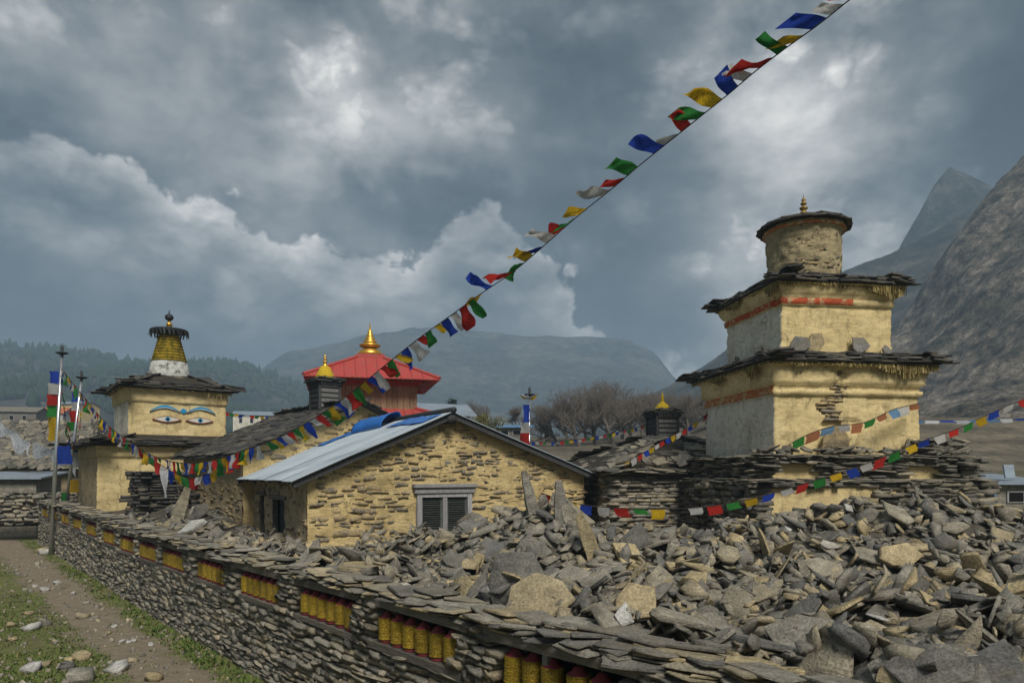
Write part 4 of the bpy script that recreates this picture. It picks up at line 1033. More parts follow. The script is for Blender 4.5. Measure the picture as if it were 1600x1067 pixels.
H2 = (-7.45, 19.5)
h2 = thing('slate_house', 'mud plastered house with dark slate gable roof behind the metal roofed house', 'house', (H2[0], H2[1], 1.0), math.atan2(.633, .774))
def build_h2():
    W, L, ap, e, a = 7.0, 6.0, 3.5, 2.78, 4.30
    top = lambda s: e + (a - e) * s / ap if s < ap else a + (e - a) * (s - ap) / (W - ap)
    f = house_face('gable_wall', h2, (0, 0), (1, 0), W, 0, top, MAT['mortar'], .09, .05, seed=4.)
    embed(f, (0, 0), (1, 0), W, 2.2, top, .55, 110, [], MAT['house_stone'], proud=.03)
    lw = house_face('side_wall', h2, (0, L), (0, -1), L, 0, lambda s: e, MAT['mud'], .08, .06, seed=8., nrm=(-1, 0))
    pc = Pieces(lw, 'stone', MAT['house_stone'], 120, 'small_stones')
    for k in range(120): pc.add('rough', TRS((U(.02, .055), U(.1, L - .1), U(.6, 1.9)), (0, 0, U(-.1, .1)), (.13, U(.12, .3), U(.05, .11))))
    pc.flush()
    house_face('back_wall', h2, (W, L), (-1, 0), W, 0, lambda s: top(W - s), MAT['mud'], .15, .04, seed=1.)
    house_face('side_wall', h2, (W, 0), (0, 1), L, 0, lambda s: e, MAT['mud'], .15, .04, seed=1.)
    k = (a - e) / ap; ang = math.atan(k)
    rf = MB()
    for sg in (0, 1):
        x0, x1 = (-.35, ap) if sg == 0 else (W + .35, ap)
        z0 = e - .35 * k
        rf.add([(x0, -.35, z0), (x0, L + .35, z0), (x1, L + .35, a), (x1, -.35, a), (x0, -.35, z0 + .06), (x0, L + .35, z0 + .06), (x1, L + .35, a + .06), (x1, -.35, a + .06)],
               [(0, 1, 2, 3), (4, 7, 6, 5), (0, 3, 7, 4), (1, 5, 6, 2), (0, 4, 5, 1)])
    rf = rf.build('roof', MAT['black_wood'], h2); WM[rf.name] = WM[h2.name]
    pc = Pieces(rf, 'slate', MAT['roof_slate'], 290)
    rows = 19
    for sg in (0, 1):
        for r in range(rows):
            d = -.40 + (ap + .42) * r / rows; y = -.45
            while y < L + .4:
                wd = U(.3, .65); x = d + .22
                M = TRS((x if sg == 0 else W - x, y + wd / 2, e + x * k + .085 + U(0, .02)), (U(-.05, .05), (-ang + .07 + U(-.04, .04)) * (1 if sg == 0 else -1), U(-.12, .12)), (U(.42, .56), wd * 1.15, U(.024, .045)))
                pc.add('slate', M, 1.0 if sg == 0 else .1); y += wd * .97
    pc.flush()
    lantern(h2, 3.5, 2.4, 4.28, .36, .92, MAT['black_wood'], MAT['roof_slate'], .17)
    MB().lathe([(.34, 5.30), (.30, 5.44), (.18, 5.70), (.12, 5.75)], 16, Matrix.Translation((3.5, 2.4, 0))).build('finial_base', MAT['yellow_paint'], h2, smooth=True)
    finial(h2, (3.5, 2.4), 5.73, .36, MAT['gold'])
build_h2()

kani = thing('gate_chorten', 'low dark stone chorten with broad slate roof and wooden lantern beside the tall stepped chorten', 'chorten', (4.7, 22.0, 1.2), R(14))
def build_kani():
    Z = lambda z: z - 1.2
    stone_band(kani, 3.0, Z(1.0), Z(3.16), MAT['wall_stone'], 150, 'stone', (.06, .14), (.2, .5))
    pt = ring_profile('plaster', [(2.96, Z(1.8)), (2.95, Z(2.9))], kani, [MAT['mud']], None, .1, .09, 1.2, 3.)
    d = ring_profile('roof', [(2.9, Z(3.1)), (3.25, Z(3.14)), (3.22, Z(3.2)), (.5, Z(4.30))], kani, [MAT['gap']], None, .3, .02, 1.5)
    pc = Pieces(d, 'slate', MAT['grey_slate'], 290)
    square_slates(pc, 3.32, Z(3.2), .45, Z(4.36), 13, 3, (.35, .75), .5, th=.035, jit=1.5)
    for k in range(24): pc.add('slab', TRS((U(-2.9, 2.), -U(2.2, 3.1), Z(3.45) + U(0, .15)), (U(.3, 1.3), U(-.4, .4), U(-.6, .6)), (U(.3, .6), U(.3, .6), .06)))
    pc.flush()
    lantern(kani, 0, 0, Z(4.22), .35, .80, MAT['black_wood'], MAT['roof_slate'], .13)
    MB().lathe([(.30, Z(5.05)), (.27, Z(5.16)), (.17, Z(5.32)), (.11, Z(5.36))], 14).build('finial_base', MAT['yellow_paint'], kani, smooth=True)
    finial(kani, (0, 0), Z(5.34), .30, MAT['yellow_paint'])
build_kani()

gompa = thing('red_roofed_temple', 'wooden temple lantern with red pyramid roof and tall golden finial', 'temple', (-6.05, 30.0, 1.0), R(14))
def build_gompa():
    Z = lambda z: z - 1.0
    ring_profile('wall', [(2.7, Z(.8)), (2.7, Z(5.35))], gompa, [MAT['mud']], None, .3, .04, 1.)
    def pyr(nm, a0, z0, a1, z1, ribs):
        for sd in range(4):
            Rz = Matrix.Rotation(sd * math.pi / 2, 4, 'Z'); mb = MB()
            mb.add([Rz @ Vector(p) for p in ((-a0, -a0, z0), (a0, -a0, z0), (a1, -a1, z1), (-a1, -a1, z1), (-a0, -a0, z0 - .05), (a0, -a0, z0 - .05), (a1, -a1, z1 - .05), (-a1, -a1, z1 - .05))],
                   [(0, 1, 2, 3), (4, 7, 6, 5), (0, 4, 5, 1)])
            o = mb.build(nm, MAT['red_roof'], gompa)
            for k in range(ribs):
                x = -a0 + (k + .5) * 2 * a0 / ribs; t = max(0, (abs(x) - a1) / (a0 - a1)) if abs(x) > a1 else 0
                y1, zz1 = -a1 + (a1 - a0) * t, z1 + (z0 - z1) * t
                MB().tube([Rz @ Vector((x, -a0, z0 + .01)), Rz @ Vector((x, y1, zz1 + .01))], .022, 4).build('roof_seam', MAT['red_roof'], o)
            MB().tube([Rz @ Vector((-a0, -a0, z0 + .03)), Rz @ Vector((-a1, -a1, z1 + .03))], .07, 6).build('hip_cap', MAT['red_roof'], o)
    pyr('lower_roof_panel', 3.2, Z(5.30), 1.7, Z(5.80), 18)
    a = 1.72
    MB().box(-a, a, -a, a, Z(5.6), Z(6.98)).build('lantern_core', MAT['void'], gompa)
    for sd in range(4):
        Rz = Matrix.Rotation(sd * math.pi / 2, 4, 'Z')
        for k in range(15):
            x = -a + k * 2 * a / 15
            MB().box(x + .006, x + 2 * a / 15 - .006, -a - .04 - U(0, .015), -a + .02, Z(5.75), Z(6.72), Rz).build('plank', MAT['plank_wood'], gompa)
        MB().box(-a - .10, a + .10, -a - .14, -a - .01, Z(6.70), Z(6.86), Rz).build('cornice', MAT['red_paint'], gompa)
        MB().box(-a - .25, a + .25, -a - .30, -a - .15, Z(6.84), Z(6.95), Rz).build('cornice', MAT['red_paint'], gompa)
        MB().box(-a - .07, -a + .09, -a - .08, -a + .02, Z(5.75), Z(6.7), Rz).build('corner_post', MAT['red_paint'] if sd == 0 else MAT['plank_wood'], gompa)
        for k in range(18): MB().box(-a + k * .19 + .03, -a + k * .19 + .13, -a - .42, -a - .14, Z(6.87), Z(6.95), Rz).build('rafter_end', MAT['plank_wood'], gompa)
    pyr('roof_panel', 2.62, Z(6.93), .55, Z(8.0), 12)
    MB().box(-.58, .58, -.58, .58, Z(7.97), Z(8.16)).build('finial_plinth', MAT['red_roof'], gompa)
    g = MAT['gold']; z = Z(8.16)
    MB().lathe([(.50, z), (.52, z + .08), (.44, z + .22), (.22, z + .32)], 18).build('finial_bowl', g, gompa, smooth=True)
    MB().lathe([(.2, z + .31), (.42, z + .38), (.46, z + .46), (.30, z + .52)], 18).build('finial_ring', g, gompa, smooth=True)
    MB().lathe([(.26, z + .5), (.28, z + .62), (.20, z + .66), (.22, z + .76), (.14, z + .80), (.15, z + .9), (.09, z + .95), (.10, z + 1.05), (.05, z + 1.1), (.012, z + 1.4)], 16).build('finial', g, gompa, smooth=True)
build_gompa()

# ------------------------------------------------------------------ rubble: slabs dropped one by one on a height map
CELL = .05; HX0, HY0, NXH, NYH = -20.0, 2.6, 720, 500
gxh = HX0 + CELL * np.arange(NXH); gyh = HY0 + CELL * np.arange(NYH)
HM = mound(*np.meshgrid(gxh, gyh, indexing='ij'))
_lx, _ly = wl(*np.meshgrid(gxh, gyh, indexing='ij')); HM = np.where((_ly > .2) & (_ly < 1.02), np.maximum(HM, 1.70 + .26 * sstep(7, 20, -_lx)), HM)
BASE = HM.copy(); CAPH = .28
def footprint_block():
    X, Y = np.meshgrid(gxh, gyh, indexing='ij'); blk = np.zeros(X.shape, bool)
    for root, x0, x1, y0, y1 in ((h1, -.12, 7.5, -.12, 5.6), (h2, -.12, 7, -.1, 6), (big, -2.85, 2.85, -2.85, 2.85), (kani, -3.1, 3.1, -3.1, 3.1), (eye, -2.9, 2.9, -2.9, 2.9)):
        M = np.array(WM[root.name].inverted()); lx = M[0, 0] * X + M[0, 1] * Y + M[0, 3]; ly = M[1, 0] * X + M[1, 1] * Y + M[1, 3]
        blk |= (lx > x0) & (lx < x1) & (ly > y0) & (ly < y1)
    return blk
BLK = footprint_block()
def free(x, y):
    i, j = int((x - HX0) / CELL), int((y - HY0) / CELL)
    if not (2 <= i < NXH - 2 and 2 <= j < NYH - 2) or BLK[i, j]: return False
    lx, ly = wl(x, y)
    k = x / y * F + 800
    return ly > .50 and -60 < k < 1660 and ly < 16 and y < 23 and lx > -22
STONES = []
def drop(x, y, sx, sy, th, kind, tilt, mat, sink=.0, top=False, yaw=None):
    """rest a slab on the pile: plane fitted to the surface below it, then raised clear of it"""
    r = max(sx, sy) * .5; i0, i1 = int((x - r - HX0) / CELL), int((x + r - HX0) / CELL) + 1; j0, j1 = int((y - r - HY0) / CELL), int((y + r - HY0) / CELL) + 1
    i0, j0, i1, j1 = max(i0, 0), max(j0, 0), min(i1, NXH - 1), min(j1, NYH - 1)
    if i1 - i0 < 2 or j1 - j0 < 2: return
    yaw = U(0, 6.283) if yaw is None else yaw
    X, Y = np.meshgrid(gxh[i0:i1] - x, gyh[j0:j1] - y, indexing='ij'); c, s = math.cos(yaw), math.sin(yaw)
    lx, ly = X * c + Y * s, -X * s + Y * c
    m = (lx / (sx * .5)) ** 2 + (ly / (sy * .5)) ** 2 < .95
    if m.sum() < 3: m = X ** 2 + Y ** 2 < (CELL * 1.6) ** 2
    h = HM[i0:i1, j0:j1]
    A = np.stack([X[m], Y[m], np.ones(m.sum())], -1); p, *_ = np.linalg.lstsq(A, h[m], rcond=None)
    g = np.clip(p[:2], -.8, .8)
    nrm = Vector((-g[0], -g[1], 1)).normalized()
    ax = Vector((math.cos(U(0, 6.28)), math.sin(U(0, 6.28)), 0))
    q = Matrix.Rotation(tilt, 4, ax) @ nrm.to_track_quat('Z', 'Y').to_matrix().to_4x4() @ Matrix.Rotation(yaw, 4, 'Z')
    n2 = q.to_3x3() @ Vector((0, 0, 1))
    if n2.z < .12:
        n2.z = .12
    pl = -(n2.x * X + n2.y * Y) / max(n2.z, .3)
    zc = float(np.percentile((h - pl)[m], 72 if tilt > .35 else 86)) + th * .42 - sink
    STONES.append((r * r / (x * x + y * y), kind, rnd.randrange(len(LIB[kind])), Matrix.Translation((x, y, zc)) @ q @ Matrix.Diagonal((sx, sy, th, 1)), mat, tilt, max(sx, sy), top))
    newh = np.minimum(zc + pl + th * .45, zc + .9 * r)
    newh = np.minimum(newh, BASE[i0:i1, j0:j1] + CAPH)
    h[m] = np.maximum(h[m], newh[m]); HM[i0:i1, j0:j1] = h
def pick_mat():
    q = rnd.random()
    return 'slab_tan' if q < .10 else 'slab_white' if q < .107 else 'slab_dark' if q < .22 else 'slab'
def scatter(n, big_, top, tiltp, ymax=23, size=None, lo=3.0):
    k = 0; tries = 0
    while k < n and tries < n * 40:
        tries += 1
        y = lo * (ymax / lo) ** (rnd.random() ** .85); px = U(-40, 1660); x = (px - 800) / F * y
        if not free(x, y): continue
        s = min(.85, size or big_ * math.exp(rnd.gauss(0, .36))); 
        kind = 'slab' if rnd.random() < .96 else 'rough'
        s = min(s, .30) if kind == 'rough' else s
        asp = U(.5, .95) if rnd.random() < .80 else U(.28, .45); th = max(.02, s * U(.045, .12)) if kind == 'slab' else s * U(.25, .42)
        tl = abs(rnd.gauss(0, .16)) if rnd.random() > tiltp else U(.35, 1.0)
        mt = pick_mat(); mt = 'slab' if mt == 'slab_white' and s > .3 else mt
        drop(x, y, s, s * asp, th, kind, tl, mt, sink=.04 if tl < .4 else .1 * s, top=top); k += 1
def build_rubble():
    scatter(1500, .26, False, .5)
    scatter(1300, .38, False, .5)
    scatter(1500, .32, False, .45, 16, lo=9)
    scatter(900, .20, False, .4, 17)
    scatter(900, .28, False, .4, 22, lo=14)
    scatter(1000, .28, False, .4, 15.5, lo=11)
    scatter(235, .58, True, .48, 17)
    scatter(50, .40, True, .7, 16)
    # the slabs one recognises: broad grey slab, pale standing slabs, tall pointed ones, white blocks
    for px, Y, s, asp, th, tl, mt, yaw in ((1190, 5.9, .95, .62, .07, .30, 'slab_dark', .3), (1370, 8.6, 1.25, .36, .10, .35, 'slab_tan', .1), (1520, 8.9, .52, .9, .09, .9, 'slab_tan', 1.), (715, 10.2, .85, .5, .09, .75, 'slab', 1.),
                                           (1225, 11.3, .85, .42, .05, 1.0, 'slab_tan', 2.0), (1195, 11.5, .7, .42, .05, 1.1, 'slab_tan', 1.7), (885, 9.8, .5, .8, .1, .8, 'slab', .2), (1335, 7.7, .5, .75, .08, .5, 'slab', 1.2), (1480, 5.6, .8, .6, .08, .5, 'slab_tan', .2),
                                           (1060, 8.4, .55, .7, .07, .5, 'slab_tan', .5), (1400, 10.8, .9, .5, .09, .8, 'slab', .9), (1110, 7.6, .5, .8, .06, .4, 'slab', .1), (1560, 7.2, .7, .25, .06, .7, 'slab_tan', .8), (1585, 7.5, .7, .2, .06, .8, 'slab_tan', 1.0),
                                           (1290, 5.6, .6, .5, .06, .7, 'slab', 1.3), (610, 10.8, .45, .8, .06, .9, 'slab', .3), (300, 15.5, .75, .5, .16, .4, 'slab_white', .3)):
        drop((px - 800) / F * Y, Y, s, s * asp, th, 'slab', tl, mt, .05, True, yaw)
    top = sorted([s for s in STONES if s[7]], key=lambda t: -t[0])
    ind = top[:285]; rest = [s for s in STONES if not s[7]] + top[285:]
    names = {'slab': 'grey', 'slab_tan': 'tan', 'slab_white': 'whitish', 'slab_dark': 'dark grey'}
    for w_, k, i, M, mt, tl, sz, _ in ind:
        post = 'lying flat' if tl < .25 else 'tilted' if tl < .7 else 'leaning steeply'
        size = 'small' if sz < .45 else 'medium' if sz < .68 else 'large'
        o = obj('flat_stone' if k == 'slab' else 'rough_stone', lib_mesh(k, i, MAT[mt]), None, M)
        tag(o, f"{size} {names[mt]} stone {'slab' if k == 'slab' else 'block'} {post} on the rubble heap behind the prayer wheel wall", 'stone', f"{size} {names[mt]} {'slabs' if k == 'slab' else 'blocks'} {post} in the rubble")
    for mt in names:
        it = [s[:5] for s in rest if s[4] == mt]
        o = stuff_join('rubble_stones', it, MAT[mt]); tag(o, f'heaped {names[mt]} broken slate rubble between the wall and the houses', 'rubble')
build_rubble()
def hm(x, y): return float(HM[int((x - HX0) / CELL), int((y - HY0) / CELL)])
def standing(px, Y, h, wd, th, lean, yaw, mat, label, z=None):
    x = (px - 800) / F * Y; z = hm(x, Y) if z is None else z
    V = []; n = 7
    for s in (-1, 1):
        for k in range(n):
            f = k / (n - 1); a = wd * .5 * (1 - f ** 3 * .55) * U(.85, 1.1)
            V.append((-a, s * th * .5 * (1 - .5 * f), -.2 + f * (h + .2) + U(-.02, .02))); V.append((a * U(.7, 1), s * th * .5 * (1 - .5 * f), -.2 + f * (h + .2)))
    Fc = []
    for s in (0, 1):
        o = s * 2 * n
        for k in range(n - 1):
            q = (o + 2 * k, o + 2 * k + 1, o + 2 * k + 3, o + 2 * k + 2); Fc.append(q if s == 0 else q[::-1])
    for k in range(n - 1):
        a, b = 2 * k, 2 * n + 2 * k; Fc += [(a, a + 2, b + 2, b), (a + 1, b + 1, b + 3, a + 3)]
    Fc.append((2 * n - 2, 2 * n - 1, 4 * n - 1, 4 * n - 2)); Fc.append((0, 2 * n, 2 * n + 1, 1))
    o = obj('standing_stone', mesh_np('standing_stone', V, Fc, MAT[mat]), None, Matrix.Translation((x, Y, z)) @ Euler((lean[0], lean[1], yaw)).to_matrix().to_4x4())
    tag(o, label, 'stone')
standing(836, 12.6, .85, .24, .08, (0, -.24), .3, 'slab', 'tall pointed slate slab leaning left on the heap before the house')
standing(878, 12.2, .82, .26, .10, (0, -.06), .2, 'slab', 'tall blunt slate slab standing upright on the heap before the house')
standing(905, 12.2, .55, .40, .07, (0, -.45), .1, 'slab', 'broad slate slab leaning beside the tall blunt upright slab')
standing(925, 11.4, .62, .26, .06, (0, -.35), .0, 'slab_tan', 'narrow pale slate slab leaning against the heap before the house')
standing(490, 12.9, .42, .16, .05, (0, .05), .2, 'slab', 'small pointed slab standing by the house corner')
standing(548, 11.6, .48, .15, .05, (0, .05), .2, 'slab_dark', 'small dark pointed slab standing before the gable wall')
standing(272, 18.0, 1.15, .34, .10, (.1, .32), .2, 'slab', 'long narrow slab leaning against the mud wall behind the coping')
standing(1010, 13.4, .40, .34, .07, (.1, .1), .2, 'slab', 'squat slab standing below the gate chorten roof')
standing(1305, 16.05, .62, .85, .12, (.12, 0), .15, 'house_stone', 'broad reddish slab propped against the stepped chorten', z=3.62)
standing(1420, 16.35, .36, .30, .10, (.1, 0), .15, 'house_stone', 'small rounded slab propped on the ledge of the stepped chorten', z=3.62)

# dark dry stone block between the eye chorten and the slate house
blk = thing('stone_stack', 'dark dry stone stack between the eye chorten and the mud plastered house', 'stone stack', (-11.3, 22.6, 1.5), R(35))
stone_band(blk, .68, 0, 1.7, MAT['roof_slate'], 150, 'stone', (.06, .16), (.2, .55))

# ------------------------------------------------------------------ flag poles and prayer flags
def flag_mesh(p0, p1, drop_v, L, wav, seed, taper=.9, nu=6, nv=7):
    """cloth hung from the edge p0-p1, trailing along drop_v"""
    e = p1 - p0; P = np.zeros((nu, nv, 3)); d0 = drop_v.normalized(); side = e.cross(d0)
    side = side.normalized() if side.length > 1e-6 else Vector((0, 1, 0))
    ph = seed * 2.1
    for i in range(nu):
        for j in range(nv):
            u, v = i / (nu - 1), j / (nv - 1)
            uu = .5 + (u - .5) * (1 - (1 - taper) * v)
            w_ = wav * L * v ** .8 * (math.sin(v * 5.0 + u * 2.6 + ph) + .5 * math.sin(v * 2.2 - u * 4 + ph * 1.7))
            q = p0 + e * uu + d0 * (L * v * (1 - .10 * math.sin(ph) ** 2)) + side * w_ + e * (.16 * math.sin(v * 3 + ph) * v)
            P[i, j] = q
    return P
def flag_line(name, label, path, n, size, cols, wind, skip=.05, both=False, cord=.008, group=None, wav=.12, wv=.95):
    """cord through the given 3D points with flags as parts; wind(f) gives the trailing direction"""
    pts = [Vector(p) for p in path]; root = thing(name, label, 'prayer flags', pts[0], 0, group); o0 = pts[0]
    seg = [0]
    for a, b in zip(pts[:-1], pts[1:]): seg.append(seg[-1] + (b - a).length)
    T = seg[-1]
    def ev(d):
        for k in range(len(pts) - 1):
            if d <= seg[k + 1] or k == len(pts) - 2:
                f = (d - seg[k]) / max(seg[k + 1] - seg[k], 1e-6); return pts[k].lerp(pts[k + 1], f)
    MB().tube([p - o0 for p in pts], cord, 5).build('cord', MAT['cord'], root, smooth=True)
    stp = T / n
    for i in range(n):
        if rnd.random() < skip: continue
        f = (i + .5) / n; wild = max(0, (f - .45) / .55) if wav > .15 else 0
        a, b = ev(i * stp + stp * U(.0, .12)), ev(min(T, i * stp + stp * (wv - wild * U(0, .35)))); 
        d = Vector(wind(f)) + Vector((U(-.25, .25), U(-.3, .3), U(-.18, .18))) * (1 + 1.6 * wild)
        mt = MAT[cols[i % len(cols)]]
        s = size * U(.7, 1.2)
        P = flag_mesh(a - o0, b - o0, d, s * (1 + .05 * wild), wav * U(.5, 1.3) * (1 + .5 * wild), U(0, 9), U(.75, 1.05) + wild * U(-.2, .9))
        obj('flag', mesh_np('flag', P, grid_faces(6, 7), mt, smooth=True), root)
    return root
def smooth_path(pts, n=90):
    ts = np.arange(len(pts)); t = np.linspace(0, len(pts) - 1, n); A = np.array(pts, float); out = []
    for q in t:
        i = min(int(q), len(pts) - 2); f = q - i
        p0, p1, p2, p3 = A[max(i - 1, 0)], A[i], A[i + 1], A[min(i + 2, len(pts) - 1)]
        out.append(.5 * ((2 * p1) + (-p0 + p2) * f + (2 * p0 - 5 * p1 + 4 * p2 - p3) * f ** 2 + (-p0 + 3 * p1 - 3 * p2 + p3) * f ** 3))
    return out
POLE_A, POLE_B = Vector((-16.72, 25.5, .40)), Vector((-17.74, 28.0, 1.9))
def pole(name, label, base, topz, lean, r, strips):
    t = thing(name, label, 'flagpole', base); hgt = topz - base.z
    MB().tube([(0, 0, -.3), (lean * .5, 0, hgt * .5), (lean, 0, hgt)], [r, r * .9, r * .7], 12).build('shaft', MAT['steel'], t, smooth=True)
    MB().lathe([(.03, hgt), (.20, hgt + .06), (.21, hgt + .09), (.05, hgt + .11), (.05, hgt + .3), (.01, hgt + .36)], 12, Matrix.Translation((lean, 0, 0))).build('pole_cap', MAT['dark_metal'], t, smooth=True)
    for z0, z1, c, w_ in strips:
        f = (z0 + z1) / 2 / hgt; x = lean * f
        P = np.zeros((6, 6, 3))
        for i in range(6):
            for j in range(6):
                u, v = i / 5, j / 5; P[i, j] = (x + r - .02 - w_ * u + .02 * math.sin(v * 6 + z0), -.03 - .10 * math.sin(u * 3.2 + z0 * 2 + v) * u, z1 + (z0 - z1) * v)
        obj('flag', mesh_np('flag', P, grid_faces(6, 6), MAT[c], smooth=True), t)
    return t
pole('flagpole', 'steel flagpole standing in the path before the wall with a long vertical five colour flag', POLE_A, 7.45, .42, .075,
     [(6.02, 6.45, 'flag_blue', .42), (5.62, 6.02, 'flag_white', .42), (5.22, 5.62, 'flag_red', .42), (4.80, 5.22, 'flag_green', .42), (3.95, 4.80, 'flag_yellow', .42), (3.1, 3.75, 'flag_blue', -.5)])
pole('flagpole', 'leaning steel flagpole behind the wall beside the eye chorten', POLE_B, 6.9, .62, .07,
     [(4.1, 4.5, 'flag_blue', .36), (3.75, 4.1, 'flag_white', .36), (3.3, 3.75, 'flag_red', .36), (2.95, 3.3, 'flag_green', .36), (2.1, 2.6, 'flag_blue', -.4), (1.5, 2.1, 'flag_white', -.36), (.5, 1.0, 'flag_yellow', -.36), (.1, .5, 'flag_green', .3)])
pc_ = pole('flagpole', 'thin flagpole with red white and blue flag behind the metal roof', Vector((.62, 26.0, .6)), 6.0, .03, .035,
     [(3.3, 4.05, 'flag_red', .34), (4.05, 4.45, 'flag_white', .34), (4.45, 5.1, 'flag_blue', .24)])
for k in range(7):
    a = k * .9
    P = flag_mesh(Vector((.03, 0, 5.3)), Vector((.03 + .06 * math.cos(a), .06 * math.sin(a), 5.36)), Vector((math.cos(a), math.sin(a), U(-.3, .7))), .3, .1, k, 2.5)
    obj('streamer', mesh_np('streamer', P, grid_faces(6, 7), MAT['scarf' if k % 3 else 'flag_yellow'], smooth=True), pc_)

MAIN_PX = [(93, 572), (130, 618), (165, 660), (200, 688), (240, 712), (285, 723), (330, 720), (380, 704), (430, 686), (480, 660), (540, 620), (590, 580), (650, 532), (700, 496), (750, 460), (800, 426), (850, 384), (900, 340), (960, 292), (1000, 258), (1050, 218), (1100, 178), (1140, 146), (1180, 112), (1230, 74), (1280, 38), (1330, -2), (1390, -50)]
A2, B2 = np.array([-16.36, 25.5]), np.array([4.3, 8.0])
main3 = []
for px, py in MAIN_PX:
    k = (px - 800) / F; d = B2 - A2
    u = (k * A2[1] - A2[0]) / (d[0] - k * d[1]); Y = A2[1] + u * d[1]
    main3.append(at(px, py, Y))
mp = smooth_path(main3, 160)
low, high = mp[:92], mp[91:]
def wind_main(f):
    if f < .50: return (.06, -.05, -1)
    if f < .66: return (.75, .2, -.75)
    if f < .76: return (.55, .1, -.55)
    q = (f - .76) / .24
    return (-.9, .25, .10 + .30 * q)
flag_line('prayer_flag_line', 'long string of colourful prayer flags climbing from the steel flagpole over the metal roof', mp, 124, .37, FLAGC, wind_main, .03, wav=.16)
lowpts = [at(px, py, 19.5 - (px - 240) * .012) for px, py in ((222, 706), (255, 728), (290, 746), (318, 742), (345, 726), (372, 712))]
flag_line('prayer_flag_line', 'short drooping string of prayer flags tangled below the long one by the mud wall', smooth_path(lowpts, 30), 14, .34, FLAGC[::-1], lambda f: (.1, -.1, -1), 0)
q = at(250, 735, 18.6)
sc_ = flag_mesh(Vector((0, 0, 0)), Vector((.22, 0, 0)), Vector((.05, 0, -1)), .78, .1, 2., .5)
s_ = obj('silk_scarf', mesh_np('silk_scarf', sc_, grid_faces(6, 7), MAT['scarf'], smooth=True), None, Matrix.Translation(q)); tag(s_, 'white silk scarf hanging from the drooping prayer flags', 'scarf')
loop = [at(96, 585, 25.5), at(100, 640, 25.9), at(108, 682, 26.5), at(117, 692, 27.2), at(124, 668, 27.6), at(127, 620, 28)]
flag_line('prayer_flag_line', 'looped string of prayer flags drooping between the two steel flagpoles', smooth_path(loop, 30), 22, .30, FLAGC, lambda f: (.2, -.3, -.8), 0)
flag_line('prayer_flag_line', 'string of small triangular prayer flags sagging across the rubble before the stepped chorten',
          smooth_path([at(x, y, Y) for x, y, Y in ((845, 770, 14.6), (905, 787, 13.9), (960, 793, 13.6), (1040, 795, 13.4), (1120, 789, 13.3), (1200, 772, 13.3), (1280, 748, 13.4), (1360, 722, 13.6), (1430, 693, 13.8), (1500, 668, 14), (1560, 640, 14.2), (1680, 590, 14.4))], 80), 34, .17, ['flag_red', 'flag_green', 'flag_yellow', 'flag_blue', 'flag_white'], lambda f: (.05, -.1, -1), .02, wav=.06, wv=.78)
flag_line('prayer_flag_line', 'faded prayer flags draped across the stepped chorten front',
          smooth_path([at(x, y, Y) for x, y, Y in ((1215, 706, 15.7), (1255, 682, 15.6), (1300, 666, 15.5), (1350, 660, 15.6), (1395, 640, 15.8), (1436, 630, 16.1))], 40), 11, .19, ['flag_faded', 'flag_green', 'flag_faded', 'flag_pale', 'scarf'], lambda f: (.1, -.2, -1), .05, wav=.06)
flag_line('prayer_flag_line', 'string of tiny prayer flags between the thin flagpole and the wooden lantern',
          smooth_path([at(x, y, Y) for x, y, Y in ((830, 690, 26), (870, 690, 25.5), (920, 684, 25), (970, 674, 24.2), (1018, 662, 23))], 40), 30, .12, FLAGC, lambda f: (0, -.1, -1), .02, wav=.06, wv=.8)
flag_line('prayer_flag_line', 'string of prayer flags slanting past the wooden lantern up to the stepped chorten',
          smooth_path([at(x, y, Y) for x, y, Y in ((975, 724, 18.2), (1010, 704, 18.5), (1040, 686, 18.9), (1075, 668, 19.3), (1108, 644, 19.6))], 40), 15, .16, ['flag_yellow', 'flag_white', 'flag_red', 'flag_blue'], lambda f: (0, -.2, -1), .05, wav=.08, wv=.85)
flag_line('prayer_flag_line', 'taut row of blue and white flags beyond the stepped chorten',
          smooth_path([at(x, y, Y) for x, y, Y in ((1420, 656, 34), (1480, 657, 34), (1540, 655, 34), (1620, 653, 34), (1720, 650, 34))], 30), 13, .24, ['flag_pale', 'scarf', 'flag_blue', 'scarf', 'flag_pale'], lambda f: (.3, -.6, -.7), 0, wav=.06, wv=1)
flag_line('prayer_flag_line', 'string of tiny prayer flags running out from the eye chorten',
          smooth_path([at(x, y, Y) for x, y, Y in ((335, 640, 30), (370, 647, 31), (410, 650, 32), (440, 652, 33))], 20), 14, .16, FLAGC, lambda f: (0, -.1, -1), 0, wav=.05, wv=.9)

